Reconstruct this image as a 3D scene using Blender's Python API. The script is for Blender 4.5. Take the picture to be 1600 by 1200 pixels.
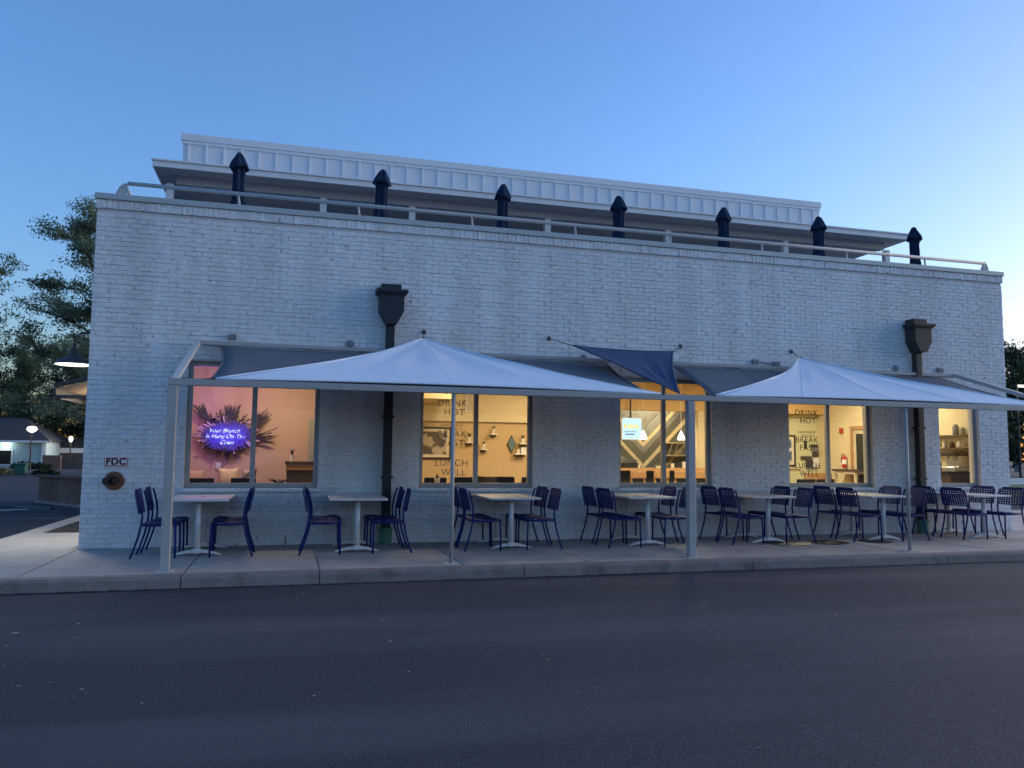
import bpy, bmesh, math, random
import numpy as np
from mathutils import Vector, Matrix, noise

for o in list(bpy.data.objects): bpy.data.objects.remove(o)
S = bpy.context.scene
C = S.collection
rad = math.radians
random.seed(7); np.random.seed(7)

# ---------------------------------------------------------------- camera
cd = bpy.data.cameras.new('camera'); cam = bpy.data.objects.new('camera', cd); C.objects.link(cam)
YAW, PITCH, ROLL = -.271017704, .087914239, .0100331288
cy, sy, cp, sp, cr, sr = math.cos(YAW), math.sin(YAW), math.cos(PITCH), math.sin(PITCH), math.cos(ROLL), math.sin(ROLL)
right = Vector((cy, sy, 0)); fwd = Vector((-sy*cp, cy*cp, sp)); up = right.cross(fwd)
r2 = right*cr + up*sr; u2 = up*cr - right*sr
m = Matrix((r2, u2, -fwd)).transposed().to_4x4(); m.translation = Vector((0, -11.3835, 1.25))
cam.matrix_world = m
cd.sensor_width = 36; cd.lens = 1248.906/1600*36; cd.clip_start = .05; cd.clip_end = 2000
S.camera = cam

# ---------------------------------------------------------------- sky, sun, exposure
SUN_AZ, SUN_EL = rad(81), rad(2.3)          # clockwise from +Y, sunset glow low on the right behind the building
w = bpy.data.worlds.new('World'); S.world = w; w.use_nodes = True
nt = w.node_tree; nt.nodes.clear()
sky = nt.nodes.new('ShaderNodeTexSky'); sky.sky_type = 'NISHITA'; sky.sun_disc = False
sky.sun_elevation = SUN_EL; sky.sun_rotation = SUN_AZ
sky.air_density = 1.0; sky.dust_density = 1.5; sky.ozone_density = 3.2
bg = nt.nodes.new('ShaderNodeBackground'); bg.inputs['Strength'].default_value = 0.15
out = nt.nodes.new('ShaderNodeOutputWorld')
wb = nt.nodes.new('ShaderNodeVectorMath'); wb.operation = 'MULTIPLY'; wb.inputs[1].default_value = (1.0, .935, 1.05)      # the phone's white balance
nt.links.new(sky.outputs[0], wb.inputs[0]); nt.links.new(wb.outputs[0], bg.inputs[0]); nt.links.new(bg.outputs[0], out.inputs[0])
sl = bpy.data.lights.new('sun', 'SUN'); sl.energy = 0.72; sl.angle = rad(75); sl.color = (1, .97, .93)
sun = bpy.data.objects.new('sun', sl); C.objects.link(sun)
sd = Vector((math.sin(SUN_AZ)*math.cos(SUN_EL), math.cos(SUN_AZ)*math.cos(SUN_EL), math.sin(SUN_EL)))
sun.rotation_euler = (-sd).to_track_quat('-Z', 'Y').to_euler()
S.view_settings.view_transform = 'Standard'; S.view_settings.look = 'None'
S.view_settings.exposure = 2.5; S.view_settings.gamma = 1.0
S.view_settings.use_curve_mapping = False

# ---------------------------------------------------------------- materials
M = {}
def mat(name, col, rough=.7, var=.12, vscale=3.0, bump=0.0, bscale=60.0, metal=0.0, col2=None, c2scale=8.0, c2lo=.6, c2hi=.66,
        detail=6.0, spec=.4, trans=0.0, stretch=None, perobj=0.0, streak=0.0, stretch2=None):
    mt = bpy.data.materials.new(name); mt.use_nodes = True; t = mt.node_tree; t.nodes.clear()
    N = t.nodes.new; L = t.links.new
    o = N('ShaderNodeOutputMaterial'); b = N('ShaderNodeBsdfPrincipled')
    b.inputs['Roughness'].default_value = rough; b.inputs['Metallic'].default_value = metal
    b.inputs['Specular IOR Level'].default_value = spec
    g = N('ShaderNodeNewGeometry'); vec = g.outputs['Position']
    if stretch:
        mp = N('ShaderNodeMapping'); mp.inputs['Scale'].default_value = stretch; L(vec, mp.inputs['Vector']); vec = mp.outputs[0]
    nz = N('ShaderNodeTexNoise'); nz.inputs['Scale'].default_value = vscale; nz.inputs['Detail'].default_value = detail
    nz.inputs['Roughness'].default_value = .62
    L(vec, nz.inputs['Vector'])
    mr = N('ShaderNodeMapRange'); mr.inputs['From Min'].default_value = .25; mr.inputs['From Max'].default_value = .75
    mr.inputs['To Min'].default_value = 1-var; mr.inputs['To Max'].default_value = 1+var
    L(nz.outputs['Fac'], mr.inputs['Value'])
    val = mr.outputs[0]
    if perobj:
        oi = N('ShaderNodeObjectInfo'); m2 = N('ShaderNodeMapRange'); m2.inputs['To Min'].default_value = 1-perobj; m2.inputs['To Max'].default_value = 1+perobj
        L(oi.outputs['Random'], m2.inputs['Value']); mm = N('ShaderNodeMath'); mm.operation = 'MULTIPLY'; L(val, mm.inputs[0]); L(m2.outputs[0], mm.inputs[1]); val = mm.outputs[0]
    if streak:
        mp2 = N('ShaderNodeMapping'); mp2.inputs['Scale'].default_value = (1.7, 1.7, .22); L(g.outputs['Position'], mp2.inputs['Vector'])
        ns_ = N('ShaderNodeTexNoise'); ns_.inputs['Scale'].default_value = 1.6; ns_.inputs['Detail'].default_value = 7; L(mp2.outputs[0], ns_.inputs['Vector'])
        m5 = N('ShaderNodeMapRange'); m5.inputs['From Min'].default_value = .3; m5.inputs['From Max'].default_value = .7; m5.inputs['To Min'].default_value = 1+streak*.4; m5.inputs['To Max'].default_value = 1-streak
        L(ns_.outputs['Fac'], m5.inputs['Value']); m6 = N('ShaderNodeMath'); m6.operation = 'MULTIPLY'; L(val, m6.inputs[0]); L(m5.outputs[0], m6.inputs[1]); val = m6.outputs[0]
    mx = N('ShaderNodeVectorMath'); mx.operation = 'SCALE'; mx.inputs[0].default_value = col[:3]; L(val, mx.inputs['Scale'])
    colout = mx.outputs[0]
    if col2:
        n2 = N('ShaderNodeTexNoise'); n2.inputs['Scale'].default_value = c2scale; n2.inputs['Detail'].default_value = 5
        v2 = vec
        if stretch2: mp3 = N('ShaderNodeMapping'); mp3.inputs['Scale'].default_value = stretch2; mp3.inputs['Rotation'].default_value = (0, 0, .12); L(vec, mp3.inputs['Vector']); v2 = mp3.outputs[0]
        L(v2, n2.inputs['Vector'])
        m3 = N('ShaderNodeMapRange'); m3.inputs['From Min'].default_value = c2lo; m3.inputs['From Max'].default_value = c2hi
        L(n2.outputs['Fac'], m3.inputs['Value'])
        mc = N('ShaderNodeMix'); mc.data_type = 'RGBA'; L(m3.outputs[0], mc.inputs['Factor']); L(colout, mc.inputs['A']); mc.inputs['B'].default_value = (*col2[:3], 1)
        colout = mc.outputs['Result']
    L(colout, b.inputs['Base Color'])
    if bump:
        nb = N('ShaderNodeTexNoise'); nb.inputs['Scale'].default_value = bscale; nb.inputs['Detail'].default_value = 5; L(vec, nb.inputs['Vector'])
        bp = N('ShaderNodeBump'); bp.inputs['Strength'].default_value = bump; bp.inputs['Distance'].default_value = .01
        L(nb.outputs['Fac'], bp.inputs['Height']); L(bp.outputs[0], b.inputs['Normal'])
    sh = b.outputs[0]
    if trans:
        tr = N('ShaderNodeBsdfTranslucent'); L(colout, tr.inputs['Color']); ms = N('ShaderNodeMixShader'); ms.inputs[0].default_value = trans
        L(sh, ms.inputs[1]); L(tr.outputs[0], ms.inputs[2]); sh = ms.outputs[0]
    L(sh, o.inputs[0]); M[name] = mt; return mt
def emis(name, col, s):
    mt = bpy.data.materials.new(name); mt.use_nodes = True; t = mt.node_tree; t.nodes.clear()
    o = t.nodes.new('ShaderNodeOutputMaterial'); e = t.nodes.new('ShaderNodeEmission'); e.inputs[0].default_value = (*col, 1); e.inputs[1].default_value = s
    t.links.new(e.outputs[0], o.inputs[0]); M[name] = mt
def glass(name, tint=(.97, .98, .97), refl=1.0):
    mt = bpy.data.materials.new(name); mt.use_nodes = True; t = mt.node_tree; t.nodes.clear()
    o = t.nodes.new('ShaderNodeOutputMaterial'); tr = t.nodes.new('ShaderNodeBsdfTransparent'); tr.inputs[0].default_value = (*tint, 1)
    gl = t.nodes.new('ShaderNodeBsdfGlossy'); gl.inputs['Roughness'].default_value = .02
    lw = t.nodes.new('ShaderNodeLayerWeight'); lw.inputs['Blend'].default_value = .5
    pw = t.nodes.new('ShaderNodeMath'); pw.operation = 'POWER'; pw.inputs[1].default_value = 5; t.links.new(lw.outputs['Facing'], pw.inputs[0])
    fr = t.nodes.new('ShaderNodeMapRange'); fr.inputs['To Min'].default_value = .045; fr.inputs['To Max'].default_value = 1; t.links.new(pw.outputs[0], fr.inputs['Value'])
    mx = t.nodes.new('ShaderNodeMixShader'); t.links.new(fr.outputs[0], mx.inputs[0]); t.links.new(tr.outputs[0], mx.inputs[1]); t.links.new(gl.outputs[0], mx.inputs[2])
    t.links.new(mx.outputs[0], o.inputs[0]); M[name] = mt

mat("paint_brick", (.72, .745, .765), .75, .15, 13, .9, 55, col2=(.33, .30, .29), c2scale=15, c2lo=.64, c2hi=.74, streak=.16)
mat('mortar', (.59, .60, .61), .9, .15, 20, .6, 120)
mat('coping', (.42, .46, .46), .45, .06, 2, metal=.3)
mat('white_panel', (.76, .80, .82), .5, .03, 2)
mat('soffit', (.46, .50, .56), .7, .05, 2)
mat('dark_wall', (.20, .22, .25), .8, .1, 3)
mat('roof_deck', (.35, .35, .35), .9, .1, 3)
mat('galv', (.42, .44, .45), .6, .08, 6)
mat('post_paint', (.36, .37, .37), .5, .08, 8, .1, 200, metal=.1)
mat('frame_alu', (.36, .37, .38), .45, .04, 4, metal=.2)
mat('concrete', (.34, .325, .305), .9, .16, 2.2, .5, 140, col2=(.26, .24, .21), c2scale=1.6, c2lo=.6, c2hi=.78, perobj=.05)
mat('curb_conc', (.185, .17, .155), .92, .25, 5, .8, 70, col2=(.10, .09, .082), c2scale=4, c2lo=.55, c2hi=.75, perobj=.06)
mat('asphalt', (.0275, .0385, .052), .88, .62, 70, 1.0, 120, col2=(.066, .074, .090), c2scale=.55, c2lo=.47, c2hi=.74, spec=.25, stretch2=(.22, 1.5, 1), detail=3)
mat('asphalt_far', (.075, .075, .078), .9, .15, .6, .4, 30)
mat('soil', (.03, .025, .02), 1, .3, 8, .8, 40)
mat('grass', (.10, .15, .045), .95, .3, 3, .8, 30)
mat('road_paint', (.75, .75, .73), .7, .1, 5)
mat('navy_metal', (.003, .017, .125), .55, .1, 10, spec=.2)
mat('table_white', (.62, .62, .61), .45, .05, 12, .05, 100)
mat('navy_cloth', (.016, .032, .066), 1.0, .35, 18, .8, 60, spec=.05)
mat('sail_white', (.71, .82, .91), .85, .03, 4, .15, 400, trans=.18)
mat('sail_grey', (.13, .15, .18), .9, .05, 4, .15, 400, trans=.12)
mat('sail_navy', (.045, .085, .17), .9, .05, 4, .15, 400, trans=.12)
mat('dark_pipe', (.022, .028, .038), .5, .15, 5, metal=.2)
mat('dark_pipe_reflect', (.045, .042, .038), .5, .15, 5, metal=.2)  # dark pipe again, its brownish reflection put into the colour
mat('green_boot', (.07, .22, .16), .6, .15, 20)
mat('rust', (.20, .085, .05), .9, .35, 25, .5, 80)
mat('brass_dark', (.05, .04, .035), .45, .3, 30, metal=.6)
mat('sign_white', (.78, .78, .77), .5, .03, 10)
mat('sign_dark', (.10, .02, .03), .5, .05, 10)
mat('sign_red', (.35, .03, .03), .5, .05, 10)
mat('black', (.012, .012, .013), .5, .1, 10)
mat('vinyl', (.14, .14, .15), .5, .05, 10)
mat('dark_grey', (.05, .05, .055), .6, .1, 10)
mat('grey_box', (.20, .21, .22), .6, .08, 10)
mat('cable', (.08, .08, .085), .5, .1, 10, metal=.6)
mat('int_pink', (.62, .45, .34), .85, .03, 2)
mat('int_tan', (.58, .43, .24), .85, .03, 2)
mat('int_cream', (.70, .60, .38), .85, .03, 2)
mat('int_pale', (.62, .62, .40), .85, .03, 2)
mat('int_orange', (.68, .46, .20), .85, .03, 2)
mat('int_floor', (.20, .14, .09), .5, .15, 3)
mat('int_ceil', (.70, .62, .48), .9, .03, 2)
mat('plank_light', (.50, .43, .28), .7, .15, 6, .1, 60, perobj=.1)
mat('plank_dark', (.10, .105, .095), .7, .2, 6, .1, 60, perobj=.2)
mat('plank_mid', (.16, .17, .16), .7, .2, 6, .1, 60, perobj=.2)
mat('wood', (.42, .24, .10), .5, .2, 6, .1, 60, stretch=(1, 1, 6))
mat('wood_dark', (.07, .045, .03), .6, .25, 6, .1, 60)
mat('deck_wood', (.115, .075, .06), .85, .3, 5, .4, 40, stretch=(3, 3, .6), perobj=.25)
mat('pillow', (.72, .58, .42), .9, .1, 12, .2, 90)
mat('plume_dark', (.035, .025, .06), .9, .3, 12)
mat('plume_grey', (.09, .075, .16), .9, .3, 30, .8, 60)
mat('plume_light', (.62, .45, .42), .9, .2, 12)
mat('art_dark', (.10, .09, .09), .8, .1, 3, col2=(.45, .40, .33), c2scale=5, c2lo=.48, c2hi=.54)
mat('art_blue', (.05, .12, .25), .8, .1, 3, col2=(.6, .65, .7), c2scale=7, c2lo=.5, c2hi=.56)
mat('picture_mat', (.70, .64, .52), .8, .03, 3)
mat('mirror', (.35, .55, .65), .1, .2, 6, metal=.7)
mat('leaf', (.09, .145, .075), .75, .35, .7, trans=.35)
mat('leaf_dark', (.020, .042, .020), .8, .35, .7, trans=.15)
mat('leaf_blue', (.115, .175, .12), .75, .3, .7, trans=.4)
mat('plant_green', (.06, .12, .04), .7, .3, 9)
mat('bark', (.05, .038, .03), .95, .3, 6, .6, 20)
mat('bark_pale', (.22, .19, .16), .95, .3, 6, .4, 20)
mat('house_blue', (.30, .42, .46), .8, .05, 2, .3, 12, stretch=(.2, .2, 8))
mat('house_roof', (.045, .048, .055), .9, .25, 4, .4, 20)
mat('trim_white', (.75, .75, .74), .6, .04, 3)
mat('fence', (.10, .085, .08), .9, .25, 3, .3, 20, perobj=.2)
mat('brick_brown', (.15, .10, .085), .9, .3, 6, .4, 25)
mat('bin_green', (.015, .10, .07), .5, .1, 5)
mat('blue_sign', (.02, .09, .40), .5, .05, 5)
mat('dark_glass', (.012, .018, .02), .12, .05, 2)
mat('straw', (.20, .19, .10), .95, .35, 6)
mat('litter', (.26, .24, .21), .9, .4, 30)
mat('extinguisher', (.45, .02, .02), .4, .05, 10)
mat('steel', (.55, .55, .55), .3, .05, 10, metal=.9)
mat('awning_wood', (.36, .27, .18), .7, .15, 6)
glass('pane')
emis('neon', (.50, .60, 1.0), 1.5)
emis('lamp_warm', (1, .72, .40), 9)
emis('lamp_white', (1, .96, .88), .7)
emis('lamp_soft', (1, .78, .50), 2)
emis('screen', (.55, .80, .95), 0.25)
emis('screen_y', (1, .72, .10), 0.25)
emis('screen_b', (.10, .2, .35), 0.12)

# ---------------------------------------------------------------- helpers
def world_off(p):
    v = Vector((0, 0, 0))
    while p is not None: v += p.location; p = p.parent
    return v
def bx(bm, x0, x1, y0, y1, z0, z1):
    v = [bm.verts.new(p) for p in ((x0,y0,z0),(x1,y0,z0),(x1,y1,z0),(x0,y1,z0),(x0,y0,z1),(x1,y0,z1),(x1,y1,z1),(x0,y1,z1))]
    for f in ((3,2,1,0),(4,5,6,7),(0,1,5,4),(1,2,6,5),(2,3,7,6),(3,0,4,7)): bm.faces.new([v[i] for i in f])
    return v
def bar(bm, a, b, w_, h_=None, roll_up=(0, 0, 1)):
    a = Vector(a); b = Vector(b); h_ = h_ or w_; d = (b-a).normalized(); u = Vector(roll_up)
    if abs(d.dot(u)) > .95: u = Vector((0, 1, 0))
    s = d.cross(u).normalized(); u = s.cross(d)
    v = []
    for p in (a, b):
        for i, j in ((-1,-1),(1,-1),(1,1),(-1,1)): v.append(bm.verts.new(p+s*(i*w_/2)+u*(j*h_/2)))
    for f in ((3,2,1,0),(4,5,6,7),(0,1,5,4),(1,2,6,5),(2,3,7,6),(3,0,4,7)): bm.faces.new([v[i] for i in f])
def tube(bm, pts, r, n=8, cap=True):
    pts = [Vector(p) for p in pts]; rs = r if isinstance(r, (list, tuple)) else [r]*len(pts)
    rings = []
    ref = None
    for i, p in enumerate(pts):
        d = (pts[min(i+1, len(pts)-1)]-pts[max(i-1, 0)]).normalized()
        if ref is None:
            ref = Vector((0, 0, 1)) if abs(d.z) < .9 else Vector((1, 0, 0))
        s = d.cross(ref).normalized(); u = s.cross(d).normalized(); ref = u
        rings.append([bm.verts.new(p+(s*math.cos(2*math.pi*k/n)+u*math.sin(2*math.pi*k/n))*rs[i]) for k in range(n)])
    for a, b in zip(rings, rings[1:]):
        for k in range(n): bm.faces.new((a[k], a[(k+1) % n], b[(k+1) % n], b[k]))
    if cap: bm.faces.new(rings[0][::-1]); bm.faces.new(rings[-1])
def lathe(bm, prof, n=24, c=(0, 0, 0), pleat=0, amp=0.0):
    rings = []
    for r, z in prof:
        rings.append([bm.verts.new((c[0]+(r*(1+amp*math.cos(pleat*2*math.pi*k/n)))*math.cos(2*math.pi*k/n), c[1]+(r*(1+amp*math.cos(pleat*2*math.pi*k/n)))*math.sin(2*math.pi*k/n), c[2]+z)) for k in range(n)])
    for a, b in zip(rings, rings[1:]):
        for k in range(n): bm.faces.new((a[k], a[(k+1) % n], b[(k+1) % n], b[k]))
    bm.faces.new(rings[0][::-1]); bm.faces.new(rings[-1])
def prism(bm, poly, y0, y1):          # poly in (x,z)
    a = [bm.verts.new((x, y0, z)) for x, z in poly]; b = [bm.verts.new((x, y1, z)) for x, z in poly]
    n = len(poly)
    bm.faces.new(a[::-1]); bm.faces.new(b)
    for i in range(n): bm.faces.new((a[i], a[(i+1) % n], b[(i+1) % n], b[i]))
def B(): return bmesh.new()
def obj(name, bm, mt, parent=None, smooth=False, world=True, bevel=0.0, kind=None):
    if isinstance(bm, bmesh.types.BMesh):
        if parent is not None and world: bmesh.ops.translate(bm, verts=bm.verts, vec=-world_off(parent))
        bmesh.ops.recalc_face_normals(bm, faces=bm.faces)
        me = bpy.data.meshes.new(name); bm.to_mesh(me); bm.free()
    else: me = bm
    if smooth: me.polygons.foreach_set('use_smooth', [True]*len(me.polygons))
    if mt is not None:
        me.materials.clear(); me.materials.append(M[mt])
    o = bpy.data.objects.new(name, me); C.objects.link(o)
    if parent is not None: o.parent = parent
    if bevel:
        b = o.modifiers.new('bevel', 'BEVEL'); b.width = bevel; b.segments = 2; b.limit_method = 'ANGLE'
    if kind: o['kind'] = kind
    return o
def thing(name, label, cat, loc=(0, 0, 0), rz=0, group=None):
    o = bpy.data.objects.new(name, None); C.objects.link(o); o.location = loc; o.rotation_euler = (0, 0, rz); o.empty_display_size = .2
    o['label'] = label; o['category'] = cat
    if group: o['group'] = group
    return o
def tag(o, label, cat, group=None):
    o['label'] = label; o['category'] = cat
    if group: o['group'] = group
    return o
def struct(o): o['kind'] = 'structure'; return o
def copy_tree(o, parent=None):
    c = o.copy(); C.objects.link(c); c.parent = parent
    for ch in list(o.children): copy_tree(ch, c)
    return c
def pmesh(name, verts, faces):
    me = bpy.data.meshes.new(name); me.from_pydata(verts, [], faces); me.update(); return me
def quads_mesh(name, V):               # V: (n,4,3) array
    n = len(V); me = bpy.data.meshes.new(name)
    me.vertices.add(n*4); me.vertices.foreach_set('co', V.reshape(-1).astype(np.float32))
    me.loops.add(n*4); me.loops.foreach_set('vertex_index', np.arange(n*4, dtype=np.int32))
    me.polygons.add(n); me.polygons.foreach_set('loop_start', np.arange(0, n*4, 4, dtype=np.int32))
    me.update(); me.validate(); return me
def text_mesh(name, s, size, shear=0.0, ext=.002, align='CENTER', offs=0.0, spacing=1.0):
    cu = bpy.data.curves.new(name, 'FONT'); cu.body = s; cu.size = size; cu.shear = shear; cu.extrude = ext; cu.align_x = align; cu.align_y = 'CENTER'; cu.offset = offs
    cu.space_character = spacing
    to = bpy.data.objects.new(name, cu); C.objects.link(to)
    bpy.context.view_layer.update()
    me = bpy.data.meshes.new_from_object(to.evaluated_get(bpy.context.evaluated_depsgraph_get()))
    bpy.data.objects.remove(to); me.name = name
    return me
def put_text(name, s, size, pos, mt, parent, shear=0.0, ext=.002, align='CENTER', face='-y', offs=0.0, spacing=1.0):
    me = text_mesh(name, s, size, shear, ext, align, offs, spacing)
    R = Matrix(((1,0,0),(0,0,-1),(0,1,0))).to_4x4()      # lies in xz, faces -y
    me.transform(Matrix.Translation(Vector(pos)-world_off(parent)) @ R)
    return obj(name, me, mt, parent)
ORD = ['first', 'second', 'third', 'fourth', 'fifth', 'sixth', 'seventh']

# ---------------------------------------------------------------- ground
AZ = -.12
def gz(x, y):
    d = max(0., y-18)*.0075 if x < 5 else 0.
    return AZ-min(d, .45)
xs = sorted(set([-600, -300, -150, -80] + list(range(-60, 61, 4)) + [80, 150, 300, 600])); ys = sorted(set([-200, -60] + list(range(-20, 101, 4)) + [150, 300, 700]))
vs = [(x, y, gz(x, y)) for y in ys for x in xs]; nx = len(xs)
fs = [(j*nx+i, j*nx+i+1, (j+1)*nx+i+1, (j+1)*nx+i) for j in range(len(ys)-1) for i in range(nx-1)]
struct(obj('ground', pmesh('ground', vs, fs), 'asphalt'))

# patio slabs and kerb: real panels with open joints
patio = B(); bx(patio, -3.85, 16.0, -2.44, -.0, -.14, -.02); bx(patio, -3.85, -2.6, 0, 9, -.14, -.02)
patio = struct(obj('patio', patio, 'mortar'))
JX = [-3.85, -2.53, -1.0, .36, 1.95, 3.46, 4.95, 6.45, 7.95, 9.45, 10.95, 12.4, 14.2, 16.0]
for i, (a, b) in enumerate(zip(JX, JX[1:])):
    bm = B(); bx(bm, a+.007, b-.007, -2.425, -.004, -.04, 0); obj('slab', bm, 'concrete', patio, bevel=.008)
for a, b in ((0.0, 1.5), (1.5, 3.0), (3.0, 4.5), (4.5, 6.0), (6.0, 9.0)):
    bm = B(); bx(bm, -3.85, -2.62, a+.007, b-.007, -.04, 0); obj('slab', bm, 'concrete', patio, bevel=.008)
def curb_seg(a, b):
    bm = B(); n = max(2, int((b-a)/.25)); rows = []
    for k in range(n+1):
        x = a+(b-a)*k/n; j = noise.noise((x*1.7, 0, 3))*.012; j2 = noise.noise((x*3.1, 5, 3))*.012
        rows.append([bm.verts.new(p) for p in ((x, -2.43, -.0), (x, -2.58+j, -.002), (x, -2.615+j, -.03), (x, -2.64+j2, -.17), (x, -2.43, -.17))])
    for p, q in zip(rows, rows[1:]):
        for i in range(5): bm.faces.new((p[i], p[(i+1) % 5], q[(i+1) % 5], q[i]))
    bm.faces.new(rows[0][::-1]); bm.faces.new(rows[-1])
    return bm
KX = [-3.85, -1.0, .36, 2.6, 5.52, 8.42, 11.2, 13.4, 16.0]
for a, b in zip(KX, KX[1:]): obj('kerb', curb_seg(a+.005, b-.005), 'curb_conc', patio)
# asphalt lip breaking up against the kerb
bm = B(); bx(bm, -3.52, -2.66, 2.28, 4.3, .0, .006); struct(obj('planting_bed', bm, 'soil'))
bm = B(); bar(bm, (-8.5, 7.5, AZ+.004), (-5.75, 9.5, AZ+.004), .12, .004); struct(obj('parking_line', bm, 'road_paint'))
bm = B(); tube(bm, [(-9, 9.2, AZ), (-7.2, 10.4, AZ), (-6.2, 10.2, AZ), (-5.2, 9.4, AZ)], .05, 6); struct(obj('asphalt_seam', bm, 'black'))
bm = B(); bx(bm, 12.4, 40, .5, 6.0, AZ-.1, AZ+.006); struct(obj('side_walk', bm, 'concrete'))
bm = B(); v = [bm.verts.new(p) for p in ((14, 7.2, AZ+.02), (60, 7.2, AZ+.02), (80, 24, AZ+.02), (14, 24, AZ+.02))]; bm.faces.new(v); struct(obj('lawn', bm, 'grass'))
bm = B(); bx(bm, 14, 70, 6.9, 7.2, AZ-.05, AZ+.11); struct(obj('lawn_kerb', bm, 'curb_conc'))
bm = B(); bx(bm, 14, 80, 23.2, 23.6, AZ-.05, AZ+.35); struct(obj('far_kerb', bm, 'trim_white'))
# litter and chips on the asphalt
bm = B(); rnd = random.Random(3)
for k in range(170):
    x = rnd.uniform(-5, 13); y = rnd.uniform(-11, -2.8); s = rnd.uniform(.004, .016) if rnd.random() < .9 else rnd.uniform(.02, .035)
    v = [bm.verts.new((x+s*math.cos(a+rnd.uniform(-.4, .4)), y+s*.8*math.sin(a+rnd.uniform(-.4, .4)), AZ+.004+rnd.uniform(0, .006))) for a in (0, 1.2, 2.5, 3.8, 5.1)]
    t = bm.verts.new((x, y, AZ+.004+s*.35))
    for i in range(5): bm.faces.new((v[i], v[(i+1) % 5], t))
tag(obj('litter_chips', bm, 'litter', kind='stuff'), 'scattered pale stone chips and leaf litter on the asphalt', 'litter')

bm = B(); rnd = random.Random(4)
for k in range(900):
    x = rnd.uniform(-3.8, 15); y = -2.65-abs(rnd.gauss(0, .045)); s = rnd.uniform(.006, .022); z = AZ+.002
    v = [bm.verts.new((x+s*math.cos(a+rnd.uniform(-.4, .4))*1.5, y+s*.7*math.sin(a), z+rnd.uniform(0, .004))) for a in (0, 1.5, 3.1, 4.6)]; t_ = bm.verts.new((x, y, z+s*.4))
    for i in range(4): bm.faces.new((v[i], v[(i+1) % 4], t_))
tag(obj('gutter_grit', bm, 'soil', kind='stuff'), 'dark grit and leaf crumbs lying along the kerb', 'grit')
# ---------------------------------------------------------------- the brick building
XL, XR, ZT = -2.53, 12.35, 4.43
WIN = [(-1.32, .40), (1.80, 3.50), (4.87, 6.47), (7.86, 9.49), (10.86, 11.72)]     # brick openings
ZS, ZH = .755, 2.46
bld = thing('brick_building', 'long single storey white painted brick restaurant building with five windows', 'building', (XL, 0, 0))
def wall_with_holes(y0, y1, x0, x1, z0, z1, holes):
    bm = B(); xs_ = [x0]
    for a, b in holes: bx(bm, xs_[-1], a, y0, y1, z0, z1); bx(bm, a, b, y0, y1, z0, ZS); bx(bm, a, b, y0, y1, ZH, z1); xs_.append(b)
    bx(bm, xs_[-1], x1, y0, y1, z0, z1); return bm
core = obj('wall', wall_with_holes(0.0, .24, XL+.012, XR-.012, -.1, ZT+.1, WIN), 'mortar', bld)
# bricks, running bond; joints recessed 9 mm behind slightly uneven faces
CH, BL, JT, JV = .0635, .203, .008, .0035
def brick_verts(x0, x1, z0, z1, rnd):
    p = rnd.uniform(-.003, .004); ch = .004; z0 -= rnd.choice((0, 0, .002, .005)); z1 += rnd.choice((0, 0, .001, .003))
    ty = rnd.uniform(-.002, .002); tz = rnd.uniform(-.002, .002)
    j = lambda a: rnd.uniform(-a, a)
    f = [(x0+ch+j(.002), -.008-p-ty, z0+ch+j(.002)+tz), (x1-ch+j(.002), -.008-p+ty, z0+ch+j(.002)-tz), (x1-ch+j(.002), -.008-p+ty, z1-ch+j(.002)-tz), (x0+ch+j(.002), -.008-p-ty, z1-ch+j(.002)+tz)]
    b = [(x0, -.0045-p, z0+tz), (x1, -.0045-p, z0-tz), (x1, -.0045-p, z1-tz), (x0, -.0045-p, z1+tz)]
    k = [(x0, .004, z0), (x1, .004, z0), (x1, .004, z1), (x0, .004, z1)]
    return f+b+k
BF = [(0,1,2,3)]+[(i+4, (i+1) % 4+4, (i+1) % 4, i) for i in range(4)]+[(i+8, (i+1) % 4+8, (i+1) % 4+4, i+4) for i in range(4)]
rnd = random.Random(11); bricks = []
row = 0; z = 0.004
while z+CH < ZT+.002:
    z1 = z+CH-JT
    iv = [(XL, XR)]
    for a, b in WIN:
        if z1 > ZS+.01 and z < ZH-.01:
            nv = []
            for s, e in iv:
                if b <= s or a >= e: nv.append((s, e))
                else:
                    if a-s > .03: nv.append((s, a))
                    if e-b > .03: nv.append((b, e))
            iv = nv
    for s, e in iv:
        x = XL-(BL/2 if row % 2 else 0)
        while x < e:
            a, b = max(x, s), min(x+BL-JV, e)
            if b-a > .035: bricks.append((a, b, z, z1))
            x += BL
    z += CH; row += 1
cz = 1.25
def nearness(b):
    return ((b[0]+b[1])/2)**2+((b[2]+b[3])/2-cz)**2+11.38**2
full = sorted([b for b in bricks if b[1]-b[0] > .15 and b[2] > .2], key=nearness)
# the 300 that show largest: the wall beside and between the windows in front of the camera
single = set(full[:300])
off = world_off(bld)
brick_meshes = []
for k in range(12):
    vs_ = brick_verts(0, BL-JV, 0, CH-JT, rnd); me = pmesh('brick', vs_, BF); me.materials.append(M['paint_brick']); brick_meshes.append(me)
V = []; F = []
for b in bricks:
    if b in single and abs((b[1]-b[0])-(BL-JV)) < 1e-4:
        o = bpy.data.objects.new('brick', rnd.choice(brick_meshes)); C.objects.link(o); o.parent = core; o.location = Vector((b[0], 0, b[2]))-off
    else:
        n0 = len(V); V += [(x-off.x, y-off.y, z-off.z) for x, y, z in brick_verts(*b, rnd)]; F += [tuple(i+n0 for i in f) for f in BF]
obj('brick_facing', pmesh('brick_facing', V, F), 'paint_brick', core, kind='stuff')
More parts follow.
